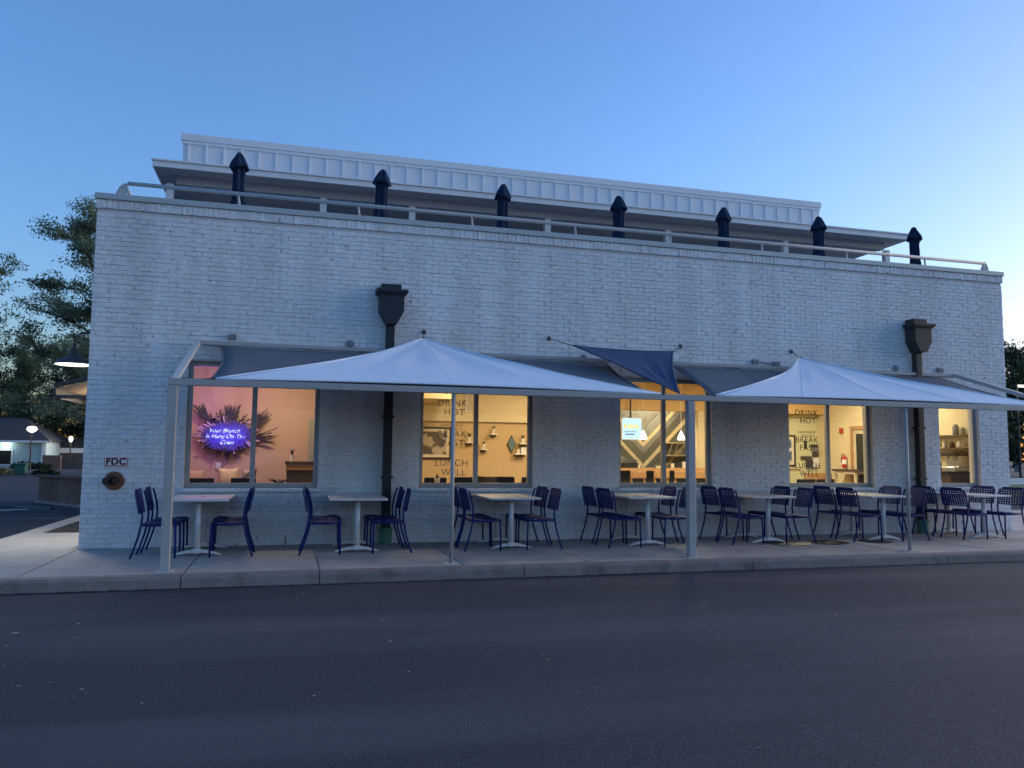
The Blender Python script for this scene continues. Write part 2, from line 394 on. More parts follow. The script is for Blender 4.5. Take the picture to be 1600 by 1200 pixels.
# left and right returns (plain painted brick, seen edge on)
bm = B(); bx(bm, XL, XL+.24, .02, 14, -.1, ZT+.1); obj('side_wall', bm, 'paint_brick', bld)
bm = B(); bx(bm, XR-.24, XR, .02, 14, -.1, ZT+.1); obj('side_wall', bm, 'paint_brick', bld)
bm = B(); bx(bm, XL+.24, XR-.24, 13.76, 14, -.1, ZT+.1); obj('rear_wall', bm, 'paint_brick', bld)
# soldier course under the coping
V = []; F = []; x = XL-.012
while x < XR:
    b = (x, min(x+.0625, XR+.01), ZT+.003, ZT+.118); n0 = len(V)
    V += [(p[0]-off.x, p[1]-.018-off.y, p[2]) for p in brick_verts(*b, rnd)]; F += [tuple(i+n0 for i in f) for f in BF]; x += .066
obj('soldier_course', pmesh('soldier_course', V, F), 'paint_brick', core, kind='stuff')
bm = B(); bx(bm, XL-.012, XR+.012, -.014, .26, ZT, ZT+.12); obj('soldier_backing', bm, 'paint_brick', core)
bm = B(); bx(bm, XL-.03, XR+.03, -.05, .34, ZT+.121, ZT+.20); bx(bm, XL-.03, XL+.3, .34, 14, ZT+.121, ZT+.20); bx(bm, XR-.3, XR+.03, .34, 14, ZT+.121, ZT+.20)
obj('coping', bm, 'coping', bld, bevel=.006)
bm = B(); bx(bm, XL+.24, XR-.24, .24, 13.76, 3.6, 3.72); obj('roof_deck', bm, 'roof_deck', bld)

# windows
def window(x0, x1, two, letters=None):
    bm = B(); fy0, fy1 = .075, .135; t = .062
    win = obj('window', (bx(bm, x0-.002, x1+.002, .07, .14, ZS-.0, ZS+.075), bm)[1], 'frame_alu', bld)       # bottom rail carries the rest
    bm = B(); bx(bm, x0, x0+t, fy0, fy1, ZS+.075, ZH); bx(bm, x1-t, x1, fy0, fy1, ZS+.075, ZH); bx(bm, x0+t, x1-t, fy0, fy1, ZH-t, ZH); obj('frame', bm, 'frame_alu', win, bevel=.003)
    xm = (x0+x1)/2-.005
    if two:
        bm = B(); bx(bm, xm-.033, xm+.033, fy0-.003, fy1, ZS+.075, ZH-t); obj('mullion', bm, 'frame_alu', win, bevel=.003)
        panes = [(x0+t, xm-.033), (xm+.033, x1-t)]
    else: panes = [(x0+t, x1-t)]
    for a, b in panes:
        bm = B(); bx(bm, a-.004, b+.004, .104, .110, ZS+.07, ZH-t+.004); obj('pane', bm, 'pane', win)
    bm = B(); bx(bm, x0-.03, x1+.03, -.035, .07, ZS-.045, ZS-.0); obj('sill', bm, 'paint_brick', win, bevel=.005)
    bm = B(); bx(bm, x0+.02, x1-.02, .14, .24, ZS, ZS+.03); obj('inner_sill', bm, 'int_tan', win)
    if letters:
        for s, dx, zz, size in letters:
            put_text('lettering', s, size, (dx, .100, zz), 'vinyl' if x0 < 5 else 'black', win, ext=.001, spacing=1.12)
    return win
LET = lambda cx, d=0: [('DRINK', cx, 1.985, .135), ('HOT', cx+.03, 1.855, .135), ('HANDMADE', cx, 1.665, .055), ('BISCUITS', cx+.02, 1.605, .055), ('BREAK', cx, 1.535, .135), ('FAST', cx+.02, 1.405, .135), ('LUNCH', cx, 1.115, .135), ('WELL', cx+.03, .98, .135)]
WOBJ = []
for i, (a, b) in enumerate(WIN):
    WOBJ.append(window(a, b, i < 4, LET(2.29) if i == 1 else (LET(8.275) if i == 3 else None)))

# downspouts with conductor heads
def downspout(cx, mt, sc=1.0):
    bm = B()
    prism(bm, [(cx-.165, 3.50), (cx-.165, 3.24), (cx-.06, 3.06), (cx+.08, 3.06), (cx+.175, 3.24), (cx+.175, 3.50)], -.26, -.025)
    ds = obj('downspout', bm, mt, bld, bevel=.004)
    bm = B(); bx(bm, cx-.215, cx+.225, -.31, -.02, 3.50, 3.545); bx(bm, cx-.195, cx+.205, -.285, -.022, 3.475, 3.50); obj('rim', bm, mt, ds, bevel=.004)
    bm = B(); bx(bm, cx-.14, cx+.14, -.2, .05, 3.545, 3.635); obj('scupper', bm, mt, ds, bevel=.004)
    bm = B(); bx(bm, cx-.055, cx+.065, -.145, -.03, .2, 3.06); obj('pipe', bm, mt, ds, bevel=.01)
    for zz in (.9, 1.75, 2.6):
        bm = B(); bx(bm, cx-.075, cx+.085, -.15, -.012, zz, zz+.03); obj('strap', bm, mt, ds)
    bm = B(); lathe(bm, [(.085, 0), (.085, .17), (.095, .17), (.095, .22), (.06, .22)], 18, (cx+.005, -.10, 0)); obj('boot', bm, 'green_boot', ds, smooth=False)
downspout(1.33, 'dark_pipe'); downspout(10.36, 'dark_pipe_reflect')

# interior shell
yi = .24
def panel(name, x0, x1, y0, y1, z0, z1, mt): bm = B(); bx(bm, x0, x1, y0, y1, z0, z1); return obj(name, bm, mt, bld)
panel('floor', XL+.24, XR-.24, yi, 6.6, -.12, -.001, 'int_floor')
panel('ceiling', XL+.24, XR-.24, yi, 6.6, 3.0, 3.1, 'int_ceil')
panel('interior_wall', XL+.24, 1.7, 3.2, 3.3, 0, 3, 'int_pink')
panel('interior_wall', XL+.241, XL+.26, yi, 3.2, 0, 3, 'int_pink')
panel('partition', 1.7, 1.8, 1.1, 5.1, 0, 3, 'int_tan')
panel('interior_wall', 1.8, 6.2, 5.0, 5.1, 0, 1.92, 'int_tan')
panel('interior_wall', 1.8, 6.2, 4.92, 5.1, 1.925, 3, 'int_cream')
panel('partition', 6.2, 6.3, 4.4, 6.3, 0, 3, 'int_cream')
chev = panel('interior_wall', 6.3, 10.4, 6.2, 6.3, 0, 3, 'plank_dark')
panel('bulkhead', 6.3, 9.7, 5.2, 5.5, 2.28, 3, 'int_orange')
panel('pier', 9.07, 9.30, 5.2, 5.5, 0, 2.279, 'int_cream')
panel('partition', 10.4, 10.5, 4.4, 6.3, 0, 3, 'int_pale')
panel('interior_wall', 10.5, XR-.24, 5.0, 5.1, 0, 2.25, 'int_pale')
panel('bulkhead', 10.5, XR-.24, 4.7, 5.1, 2.255, 3, 'int_orange')
rw = panel('interior_wall', XR-.26, XR-.241, yi, 5.0, 0, 3, 'int_cream')
panel('soffit_beam', 1.8, 3.0, 3.4, 4.9, 2.28, 2.5, 'int_cream')
# chevron planks on the counter's back wall
def plank(x0, x1, zc0, slope, wdt, mt):
    bm = B(); a = (x0, zc0); b = (x1, zc0+slope*(x1-x0)); prism(bm, [(a[0], a[1]), (b[0], b[1]), (b[0], b[1]+wdt), (a[0], a[1]+wdt)], 6.165+random.uniform(-.004, .004), 6.2)
    obj('plank', bm, mt, chev)
seq = [('plank_light', .13), ('plank_dark', .23), ('plank_mid', .16), ('plank_light', .12), ('plank_mid', .25), ('plank_dark', .2)]
for x0, x1, s in ((7.0, 8.13, -1.0), (8.135, 9.25, 1.0), (9.255, 10.3, -1.0)):
    zv = -.15; k = 0
    while zv < 2.9:
        mt_, wd = seq[k % 6]; zz = zv+(0 if s > 0 else (x1-x0))
        if x0 > 9: zz = zv+1.115
        hi = max(zz, zz+s*(x1-x0))+wd; lo = min(zz, zz+s*(x1-x0))
        if hi < 3.05 and lo > -.1: plank(x0+.002, x1-.002, zz, s, wd-.008, mt_)
        zv += wd; k += 1

# ---------------------------------------------------------------- interior lamps
def ceiling_lamp(x, y, power, label, col=(1, .74, .43), size=.5, z=2.97):
    t = thing('ceiling_lamp', label, 'lamp', (x, y, z), 0, 'round ceiling lamps inside the restaurant')
    bm = B(); lathe(bm, [(.20, -.05), (.20, .03), (.17, .03)], 20, (x, y, z)); obj('rim', bm, 'trim_white', t)
    bm = B(); lathe(bm, [(.17, -.058), (.185, -.052)], 20, (x, y, z)); obj('diffuser', bm, 'lamp_soft', t)
    l = bpy.data.lights.new('lamp_light', 'AREA'); l.energy = power*.36; l.color = col; l.size = size; l.shape = 'DISK'
    lo = bpy.data.objects.new('lamp_light', l); C.objects.link(lo); lo.parent = t; lo.location = (0, 0, -.08)
for x, y, p, lb in ((-.3, 1.7, 21, 'ceiling lamp over the neon sign corner'), (3.2, 2.4, 34, 'ceiling lamp over the picture wall room'), (5.3, 3.2, 30, 'ceiling lamp left of the bar counter'),
                (7.6, 2.4, 60, 'ceiling lamp above the bar stools'), (8.2, 5.8, 30, 'ceiling lamp behind the bar bulkhead'), (10.4, 2.8, 54, 'ceiling lamp in the lettered window room'), (11.3, 1.6, 13, 'ceiling lamp over the bottle shelf')):
    ceiling_lamp(x, y, p, lb, (1, .83, .56) if x > 6 else (1, .74, .44))

# ---------------------------------------------------------------- interior things
# window one: neon sign on a pampas wreath
ns = thing('neon_sign', 'glowing blue script neon sign on a feathery pampas wreath', 'neon sign', (-1.0, 3.19, 1.52))
rnd = random.Random(5)
def plumes(n, r0, r1, wd, ylo, yhi, bent=.25):
    Q = []
    for k in range(n):
        a = rnd.uniform(0, 2*math.pi); ca, sa = math.cos(a), math.sin(a)
        p0 = Vector((-1.0+ca*r0*1.0, 0, 1.53+sa*r0*.5)); L_ = rnd.uniform(.6, 1)*(r1-r0); d = Vector((ca, 0, sa*.75+rnd.uniform(-bent, bent))).normalized()
        side = Vector((-d.z, 0, d.x)); y = rnd.uniform(ylo, yhi)
        for q in range(7):
            f0 = q/7; f1 = (q+1.6)/7; s = (1-abs(f0-.45))*wd
            a0 = p0+d*L_*f0; a1 = p0+d*L_*f1
            sgn = 1 if q % 2 else -1
            Q.append([(a0.x-1*-1.0*0, y, a0.z), (a0.x+side.x*s*.2, y, a0.z+side.z*s*.2), (a1.x+side.x*s*sgn, y-.02, a1.z+side.z*s*sgn), (a1.x, y-.01, a1.z)])
    return np.array(Q)-np.array(ns.location)
obj('wreath', quads_mesh('wreath', plumes(120, .18, .52, .03, 3.08, 3.17)), 'plume_dark', ns)
fan = []
for ax, az_, ang, cnt in ((-1.28, 1.70, 2.25, 34), (-1.0, 1.66, 1.42, 36), (-.68, 1.64, .7, 30), (-.6, 1.5, .05, 14)):
    for k in range(cnt):
        d = Vector((math.cos(ang+rnd.uniform(-.4, .4)), 0, math.sin(ang+rnd.uniform(-.4, .4)))); L_ = rnd.uniform(.26, .42); s = Vector((-d.z, 0, d.x))*.012
        p = Vector((ax, 3.09+rnd.uniform(-.03, .03), az_)); e = p+d*L_
        fan.append([tuple(p-s), tuple(p+s), tuple(e+s*.4), tuple(e-s*.4)])
obj('feather', quads_mesh('feather', np.array(fan)-np.array(ns.location)), 'plume_dark', ns)
lt = []
for k in range(42):
    a = rnd.uniform(0, 2*math.pi); d = Vector((math.cos(a), 0, math.sin(a)*.7)); p = Vector((-1.0+d.x*.36, 3.05, 1.53+d.z*.27)); L_ = rnd.uniform(.08, .2); s = Vector((-d.z, 0, d.x)).normalized()*.012; e = p+d*L_+Vector((0, 0, rnd.uniform(-.03, .03)))
    lt.append([tuple(p-s), tuple(p+s), tuple(e+s), tuple(e-s)])
obj('dried_leaf', quads_mesh('dried_leaf', np.array(lt)-np.array(ns.location)), 'plume_light', ns)
bm = B(); lathe(bm, [(.30, 0), (.33, .01), (.33, .02)], 20); bmesh.ops.scale(bm, verts=bm.verts, vec=(.95, .5, 1)); bmesh.ops.rotate(bm, verts=bm.verts, cent=(0, 0, 0), matrix=Matrix.Rotation(rad(90), 3, 'X')); bmesh.ops.translate(bm, verts=bm.verts, vec=(-1.0, 3.05, 1.53)); obj('backing', bm, 'plume_grey', ns)
core_q = []
for k in range(520):
    a = rnd.uniform(0, 2*math.pi); f = math.sqrt(rnd.uniform(0, 1)); p = Vector((-1.0+math.cos(a)*f*.36, 3.045-rnd.uniform(0, .025), 1.52+math.sin(a)*f*.22)); a2 = a+rnd.uniform(-.9, .9)
    d = Vector((math.cos(a2), -.15, math.sin(a2)*.8)); s_ = Vector((-d.z, 0, d.x)).normalized()*rnd.uniform(.006, .014); e = p+d*rnd.uniform(.05, .11)
    core_q.append([tuple(p-s_), tuple(p+s_), tuple(e+s_*.3), tuple(e-s_*.3)])
obj('fluff', quads_mesh('fluff', np.array(core_q)-np.array(ns.location)), 'plume_grey', ns)
for s, zz, dx in (('Your Brunch', 1.60, -.03), ('Is Hung On The', 1.505, -.01), ('Coast', 1.405, .02)):
    put_text('lettering', s, .096, (-1.03+dx, 2.985, zz), 'neon', ns, shear=.4, ext=.003, offs=-.0035)
l = bpy.data.lights.new('neon_glow', 'AREA'); l.energy = .85; l.color = (.05, .015, 1); l.shape = 'RECTANGLE'; l.size = .6; l.size_y = .3
lo = bpy.data.objects.new('neon_glow', l); C.objects.link(lo); lo.parent = ns; lo.location = (0, -.30, 0); lo.rotation_euler = (rad(90), 0, 0)
l = bpy.data.lights.new('neon_spill', 'POINT'); l.energy = 2.0; l.color = (.55, .10, 1); l.shadow_soft_size = .15; lo = bpy.data.objects.new('neon_spill', l); C.objects.link(lo); lo.parent = ns; lo.location = (-.35, -.9, .5)
bm = B(); tube(bm, [(-1.02, 3.17, 1.25), (-1.03, 3.185, 1.05), (-1.12, 3.19, 1.0)], .006, 6); obj('cord', bm, 'trim_white', ns)
bm = B(); bx(bm, -1.19, -1.11, 3.18, 3.199, .94, 1.06); bx(bm, -1.165, -1.135, 3.172, 3.18, .965, .99); bx(bm, -1.165, -1.135, 3.172, 3.18, 1.01, 1.035); tag(obj('wall_outlet', bm, 'trim_white', bevel=.002), 'white wall outlet below the neon sign', 'outlet')
def cushion(x, y, z, wd, ht, label, mt='pillow'):
    n = 14; bm = B(); g = {}
    for s in (1, -1):
        for i in range(n+1):
            for j in range(n+1):
                u = i/n*2-1; v_ = j/n*2-1; th = .075*math.sqrt(max(0, (1-u*u)*(1-v_*v_)))*s
                px = x+u*wd/2*(1-.10*(1-v_*v_)); pz = z+v_*ht/2*(1-.12*(1-u*u))
                g[s, i, j] = bm.verts.new((px, y+th-.12*v_*0, pz))
        for i in range(n):
            for j in range(n): bm.faces.new((g[s, i, j], g[s, i+1, j], g[s, i+1, j+1], g[s, i, j+1]))
    bmesh.ops.remove_doubles(bm, verts=bm.verts, dist=1e-4)
    return tag(obj('cushion', bm, mt, smooth=True), label, 'cushion')
cushion(-.96, 2.8, .80, .34, .36, 'cream cushion standing on the bench below the neon sign')
cushion(-1.47, 2.8, .78, .28, .34, 'pinkish cushion at the left end of the bench', 'int_pink')
cushion(-.62, 2.8, .79, .24, .34, 'patterned grey cushion at the right end of the bench', 'art_dark')
t = thing('bench', 'low dark wooden bench under the neon sign', 'bench', (-1.0, 2.85, 0))
bm = B(); bx(bm, -2.0, -.3, 2.62, 3.1, .55, .62); obj('seat', bm, 'wood_dark', t, bevel=.008)
for xx in (-1.95, -.4):
    for yy in (2.64, 3.02): bm = B(); bx(bm, xx, xx+.06, yy, yy+.06, 0, .55); obj('leg', bm, 'wood_dark', t)
t = thing('cabinet', 'dark wooden cabinet with pale top edge behind the left window', 'cabinet', (.25, 2.4, 0))
bm = B(); bx(bm, -.02, .95, 2.2, 2.8, 0, .96); obj('body', bm, 'wood_dark', t, bevel=.005)
bm = B(); bx(bm, -.03, .96, 2.18, 2.81, .96, 1.06); obj('apron', bm, 'wood', t, bevel=.005)
bm = B(); bx(bm, -.05, .98, 2.16, 2.83, 1.06, 1.10); obj('top', bm, 'wood_dark', t, bevel=.005)
panel('partition_panel', .33, .62, 2.9, 2.96, 0, 1.83, 'frame_alu')
def pot_plant(x, y, z, h, n, label, mt='plant_green', potm='trim_white', pr=.06, leafw=.02, spread=.5):
    t = thing('potted_plant', label, 'plant', (x, y, z))
    bm = B(); lathe(bm, [(pr*.75, 0), (pr, .1), (pr*.9, .1), (pr*.85, .08)], 14, (x, y, z)); obj('pot', bm, potm, t)
    r = random.Random(int(abs(x*77+y*13)*10)); Q = []
    for k in range(n):
        a = r.uniform(0, 6.28); ln = r.uniform(.5, 1)*h; pts = []
        for q in range(5):
            f = q/4; pts.append(Vector((x+math.cos(a)*spread*ln*f*f*1.2, y+math.sin(a)*spread*ln*f*f*1.2, z+.08+ln*(f-.35*f*f*spread))))
        sd_ = Vector((-math.sin(a), math.cos(a), 0))
        for q in range(4):
            w0 = leafw*(1-abs(q/4-.4)); w1 = leafw*(1-abs((q+1)/4-.4)) if q < 3 else .001
            Q.append([tuple(pts[q]-sd_*w0), tuple(pts[q]+sd_*w0), tuple(pts[q+1]+sd_*w1), tuple(pts[q+1]-sd_*w1)])
    obj('foliage', quads_mesh('foliage', np.array(Q)-np.array([x, y, z])), mt, t)
    return t
pot_plant(.06, 2.4, 1.10, .17, 14, 'small dried plant on the dark cabinet', 'plume_dark', 'trim_white', .04, .012, .4)
def diner_chair(x, y, rz, label, mt='black', seatz=.45, top=.84):
    t = thing('dining_chair', label, 'chair', (x, y, 0), rz, 'black dining chairs inside')
    bm = B(); bx(bm, -.2, .2, -.2, .2, seatz-.05, seatz); obj('seat', bm, mt, t, world=False, bevel=.015)
    bm = B(); v = bx(bm, -.21, -.18, -.19, .19, seatz+.08, top); [setattr(q.co, 'x', q.co.x-.07) for q in v[4:]]; obj('backrest', bm, mt, t, world=False, bevel=.015)
    for sx in (-1, 1):
        for s2 in (-1, 1): bm = B(); bar(bm, (sx*.17, s2*.17, seatz-.03), (sx*.2, s2*.2, 0), .025); obj('leg', bm, mt, t, world=False)
    for s2 in (-.15, .15): bm = B(); bar(bm, (-.19, s2, seatz-.03), (-.205, s2, seatz+.12), .025); obj('back_post', bm, mt, t, world=False)
pot_plant(-.12, 1.5, .62, .24, 40, 'dark spiky plant low behind the left window', 'plume_dark', 'black', .08, .018, .9)
t = thing('dining_table', 'dark dining table low behind the left window', 'table', (-.9, 1.5, 0))
bm = B(); bx(bm, -1.5, .15, 1.2, 1.8, .58, .62); obj('top', bm, 'wood_dark', t, bevel=.006)
bm = B(); tube(bm, [(-.7, 1.5, .02), (-.7, 1.5, .58)], .04, 10); obj('column', bm, 'black', t)
bm = B(); lathe(bm, [(.25, 0), (.25, .02), (.05, .03)], 20, (-.7, 1.5, 0)); obj('base', bm, 'black', t)
diner_chair(-1.28, 2.1, rad(90), 'black dining chair at left behind the neon window'); diner_chair(-.62, 2.15, rad(80), 'black dining chair behind the neon window mullion'); diner_chair(-1.65, 1.9, rad(20), 'black dining chair in the left corner of the neon window')
# window two
def framed(x0, x1, y, z0, z1, label, art, fm='black', fw=.035, mw=.06, name='framed_picture'):
    t = thing(name, label, 'picture', ((x0+x1)/2, y, z0))
    bm = B(); bx(bm, x0, x1, y-.03, y, z0, z0+fw); bx(bm, x0, x1, y-.03, y, z1-fw, z1); bx(bm, x0, x0+fw, y-.03, y, z0+fw, z1-fw); bx(bm, x1-fw, x1, y-.03, y, z0+fw, z1-fw); obj('frame', bm, fm, t)
    bm = B(); bx(bm, x0+fw, x1-fw, y-.012, y-.002, z0+fw, z1-fw); obj('mount', bm, 'picture_mat', t)
    bm = B(); bx(bm, x0+fw+mw, x1-fw-mw, y-.016, y-.012, z0+fw+mw, z1-fw-mw); obj('print', bm, art, t)
framed(2.20, 3.25, 4.99, 1.14, 1.80, 'large framed dark print on the tan wall', 'art_dark')
t = thing('air_grille', 'white framed air grille high on the cream wall', 'vent', (3.62, 4.91, 2.12))
bm = B(); x0, x1, z0, z1 = 3.52, 3.76, 2.12, 2.62; bx(bm, x0, x1, 4.895, 4.919, z0, z0+.03); bx(bm, x0, x1, 4.895, 4.919, z1-.03, z1); bx(bm, x0, x0+.03, 4.895, 4.919, z0+.03, z1-.03); bx(bm, x1-.03, x1, 4.895, 4.919, z0+.03, z1-.03); obj('frame', bm, 'trim_white', t)
for k in range(14): bm = B(); bx(bm, x0+.03, x1-.03, 4.90, 4.915, z0+.04+k*.031, z0+.055+k*.031); obj('slat', bm, 'picture_mat', t)
def wall_shelf(x, z, wd, label):
    t = thing('wall_shelf', label, 'shelf', (x, 4.9, z)); bm = B(); bx(bm, x-wd/2, x+wd/2, 4.84, 4.999, z-.025, z); obj('board', bm, 'trim_white', t, bevel=.003)
    bm = B(); bx(bm, x-wd/2+.02, x+wd/2-.02, 4.93, 4.999, z-.07, z-.025); obj('bracket', bm, 'wood_dark', t)
for x, z, wd, lb in ((3.62, 1.50, .16, 'leftmost small white wall shelf'), (3.93, 1.36, .14, 'lowest small white wall shelf left of the mirror'), (4.14, 1.68, .15, 'highest small white wall shelf'), (4.72, 1.27, .26, 'white wall shelf right below the diamond mirror'), (4.80, 1.49, .22, 'white wall shelf right of the diamond mirror')):
    wall_shelf(x, z, wd, lb)
pot_plant(3.62, 4.92, 1.50, .16, 14, 'small plant on the leftmost wall shelf', pr=.035, leafw=.012)
pot_plant(3.93, 4.92, 1.36, .12, 16, 'small green plant on the lowest wall shelf', pr=.03, leafw=.014)
pot_plant(4.14, 4.92, 1.68, .12, 14, 'small plant on the highest wall shelf', pr=.03, leafw=.012)
pot_plant(4.78, 4.92, 1.49, .12, 22, 'bushy green plant right of the diamond mirror', pr=.035, leafw=.018)
bm = B(); bx(bm, 4.64, 4.70, 4.86, 4.95, 1.27, 1.36); tag(obj('small_box', bm, 'picture_mat', bevel=.003), 'small cream box on the low shelf by the mirror', 'box')
bm = B(); bx(bm, 4.73, 4.84, 4.86, 4.95, 1.27, 1.40); tag(obj('small_box', bm, 'trim_white', bevel=.003), 'larger white box on the low shelf by the mirror', 'box')
t = thing('diamond_mirror', 'blue diamond shaped mirror with dark frame', 'mirror', (4.55, 4.99, 1.28))
def dia(bm, s, y0, y1): prism(bm, [(4.55, 1.46-.19*s), (4.55+.10*s, 1.46), (4.55, 1.46+.19*s), (4.55-.10*s, 1.46)], y0, y1)
bm = B(); dia(bm, 1, 4.97, 4.999); obj('frame', bm, 'black', t); bm = B(); dia(bm, .84, 4.962, 4.97); obj('glass', bm, 'mirror', t)
for x, y, a, lb in ((2.45, 2.3, 80, 'black dining chair left of the post in the second window'), (2.9, 2.6, 100, 'black dining chair right of the post in the second window'), (3.25, 2.4, 200, 'black dining chair by the mullion of the second window'), (3.62, 2.9, 15, 'black dining chair tilted at left of the right second pane'), (3.86, 2.9, 70, 'black dining chair in the middle of the right second pane'), (4.2, 2.7, 95, 'black dining chair at right of the right second pane')): diner_chair(x, y, rad(a), lb, top=.85)
t = thing('dining_table', 'black dining table in the room with the mirror', 'table', (2.8, 2.0, 0))
bm = B(); bx(bm, 2.2, 3.9, 1.7, 2.2, .70, .74); obj('top', bm, 'black', t, bevel=.006)
bm = B(); tube(bm, [(3.0, 2, .02), (3.0, 2, .70)], .04, 10); obj('column', bm, 'black', t)
bm = B(); lathe(bm, [(.25, 0), (.25, .02), (.05, .03)], 20, (3.0, 2, 0)); obj('base', bm, 'black', t)
pot_plant(2.42, 1.95, .74, .12, 14, 'small table plant in a cream pot by the second window', pr=.05, leafw=.014)
# window three: bar
t = thing('bar_counter', 'long bar counter with wooden top and black front', 'counter', (7.8, 4.4, 0))
bm = B(); bx(bm, 6.55, 9.2, 4.25, 4.75, 0, .93); obj('front', bm, 'black', t); bm = B(); bx(bm, 6.5, 9.25, 4.1, 4.8, .935, .99); obj('top', bm, 'wood', t, bevel=.005)
for i, x in enumerate((6.75, 7.26, 7.71, 8.16)):
    t = thing('bar_stool', f'wooden backed bar stool, {ORD[i]} from the left at the counter', 'stool', (x, 3.55, 0), 0, 'bar stools at the counter')
    bm = B(); bx(bm, x-.17, x+.17, 3.40, 3.425, .80, .955); obj('backrest', bm, 'wood', t, bevel=.01)
    bm = B(); bx(bm, x-.19, x+.19, 3.42, 3.80, .64, .68); obj('seat', bm, 'wood', t, bevel=.01)
    for sx in (-.14, .14): bm = B(); bx(bm, x+sx-.02, x+sx+.02, 3.425, 3.445, .68, .92); obj('back_post', bm, 'wood', t)
    for sx in (-.16, .16):
        for yy in (3.45, 3.77): bm = B(); bar(bm, (x+sx, yy, .64), (x+sx*1.1, yy, 0), .03); obj('leg', bm, 'dark_grey', t)
t = thing('menu_screen', 'bright pale blue menu screen above the bar', 'screen', (7.3, 5.1, 1.6))
bm = B(); bx(bm, 7.08, 7.56, 5.0, 5.04, 1.60, 2.09); obj('casing', bm, 'trim_white', t, bevel=.004)
bm = B(); bx(bm, 7.095, 7.545, 4.995, 5.0, 1.615, 2.075); obj('display', bm, 'screen', t)
bm = B()
for k in range(6): x = 7.13+k*.062; bx(bm, x, x+.045, 4.990, 4.994, 1.86+.02*math.sin(k*2), 1.93+.02*math.cos(k*3))
obj('print', bm, 'screen_y', t); bm = B(); bx(bm, 7.16, 7.38, 4.990, 4.994, 1.71, 1.735); bx(bm, 7.14, 7.42, 4.990, 4.994, 1.77, 1.785); obj('caption', bm, 'screen_b', t)
bm = B(); bar(bm, (7.3, 5.02, 2.09), (7.3, 5.02, 3.0), .03); obj('hanger', bm, 'dark_grey', t)
for x, lb in ((7.34, 'white glowing pendant lamp beside the menu screen'), (8.24, 'white glowing pendant lamp right of the window mullion')):
    t = thing('pendant_lamp', lb, 'lamp', (x, 4.45, 1.6), 0, 'pendant lamps over the bar')
    bm = B(); lathe(bm, [(.075, 0), (.082, .03), (.06, .10), (.025, .16), (.015, .2)], 18, (x, 4.45, 1.60)); obj('shade', bm, 'lamp_white', t, smooth=True)
    bm = B(); tube(bm, [(x, 4.45, 1.8), (x, 4.45, 3.0)], .005, 6); obj('cord', bm, 'trim_white', t)
t = thing('cash_register', 'black cash register on the left end of the bar', 'register', (6.98, 4.45, .99))
bm = B(); v = bx(bm, 6.86, 7.16, 4.35, 4.55, .99, 1.10); obj('body', bm, 'black', t, bevel=.005); bm = B(); bar(bm, (6.9, 4.4, 1.13), (7.14, 4.4, 1.16), .2, .02); obj('screen', bm, 'dark_grey', t)
for x, h, r_, lb in ((7.25, .07, .04, 'short cream tub beside the cash register'), (8.05, .10, .04, 'white cup on the bar right of the mullion'), (8.33, .14, .045, 'tall white canister on the bar'), (7.72, .05, .06, 'low white dish on the bar')):
    bm = B(); lathe(bm, [(r_*.85, 0), (r_, h), (r_*.85, h), (r_*.8, h*.9)], 14, (x, 4.5, .99)); tag(obj('cup', bm, 'picture_mat', smooth=False), lb, 'cup', 'cups and tubs on the bar')
t = thing('back_shelf', 'pale shelf with rails behind the bar near the pier', 'shelf', (8.9, 5.9, 1.3))
for zz in (1.25, 1.55): bm = B(); bx(bm, 8.6, 9.6, 5.85, 6.15, zz, zz+.03); obj('board', bm, 'plank_light', t)
for k in range(6): bm = B(); bar(bm, (8.65+k*.15, 5.87, 1.28), (8.75+k*.15, 5.87, 1.55), .012); obj('rail', bm, 'steel', t)
# window four
framed(11.05, 11.47, 4.99, 1.04, 1.77, 'black framed blue print left of the lettering', 'art_blue', fw=.035, mw=.07)
t = thing('block_sign', 'grey and white geometric block sign behind the lettering', 'sign', (11.8, 4.98, 1.0))
for k, (a, b, zz, z2, mt_) in enumerate(((11.90, 12.08, 1.48, 1.56, 'dark_grey'), (11.92, 12.09, 1.40, 1.475, 'grey_box'), (11.94, 12.09, 1.26, 1.39, 'dark_grey'), (11.62, 11.90, 1.20, 1.28, 'dark_grey'), (11.76, 11.935, 1.02, 1.195, 'dark_grey'), (11.94, 12.09, 1.03, 1.25, 'trim_white'), (11.72, 11.78, 1.46, 1.64, 'dark_grey'), (11.75, 12.08, .985, 1.015, 'grey_box'))):
    bm = B(); bx(bm, a, b, 4.96, 4.999, zz, z2); obj('block', bm, mt_, t)
bm = B(); bx(bm, 10.5, 11.6, 4.97, 4.999, .96, .985); obj('chair_rail', bm, 'wood', bld)
XW = XR-.26
bm = B(); bx(bm, XW-.04, XW-.001, 4.06, 4.16, 1.80, 1.92); tag(obj('fire_alarm', bm, 'extinguisher', bevel=.004), 'red fire alarm high on the cream wall', 'alarm')
t = thing('fire_extinguisher', 'red fire extinguisher with white label by the door', 'extinguisher', (XW-.08, 3.95, 1.02))
bm = B(); lathe(bm, [(.05, 0), (.055, .02), (.055, .22), (.02, .27), (.02, .29)], 16, (XW-.08, 3.95, 1.03)); obj('cylinder', bm, 'extinguisher', t, smooth=True)
bm = B(); lathe(bm, [(.0562, .08), (.0562, .18)], 16, (XW-.08, 3.95, 1.03)); obj('label_band', bm, 'trim_white', t)
bm = B(); tube(bm, [(XW-.08, 3.95, 1.32), (XW-.08, 4.03, 1.34), (XW-.08, 4.06, 1.2), (XW-.08, 4.02, 1.08)], .01, 6); obj('hose', bm, 'black', t)
t = thing('interior_door', 'pale framed door with dark glass on the far right wall', 'door', (XW, 3.3, 0))
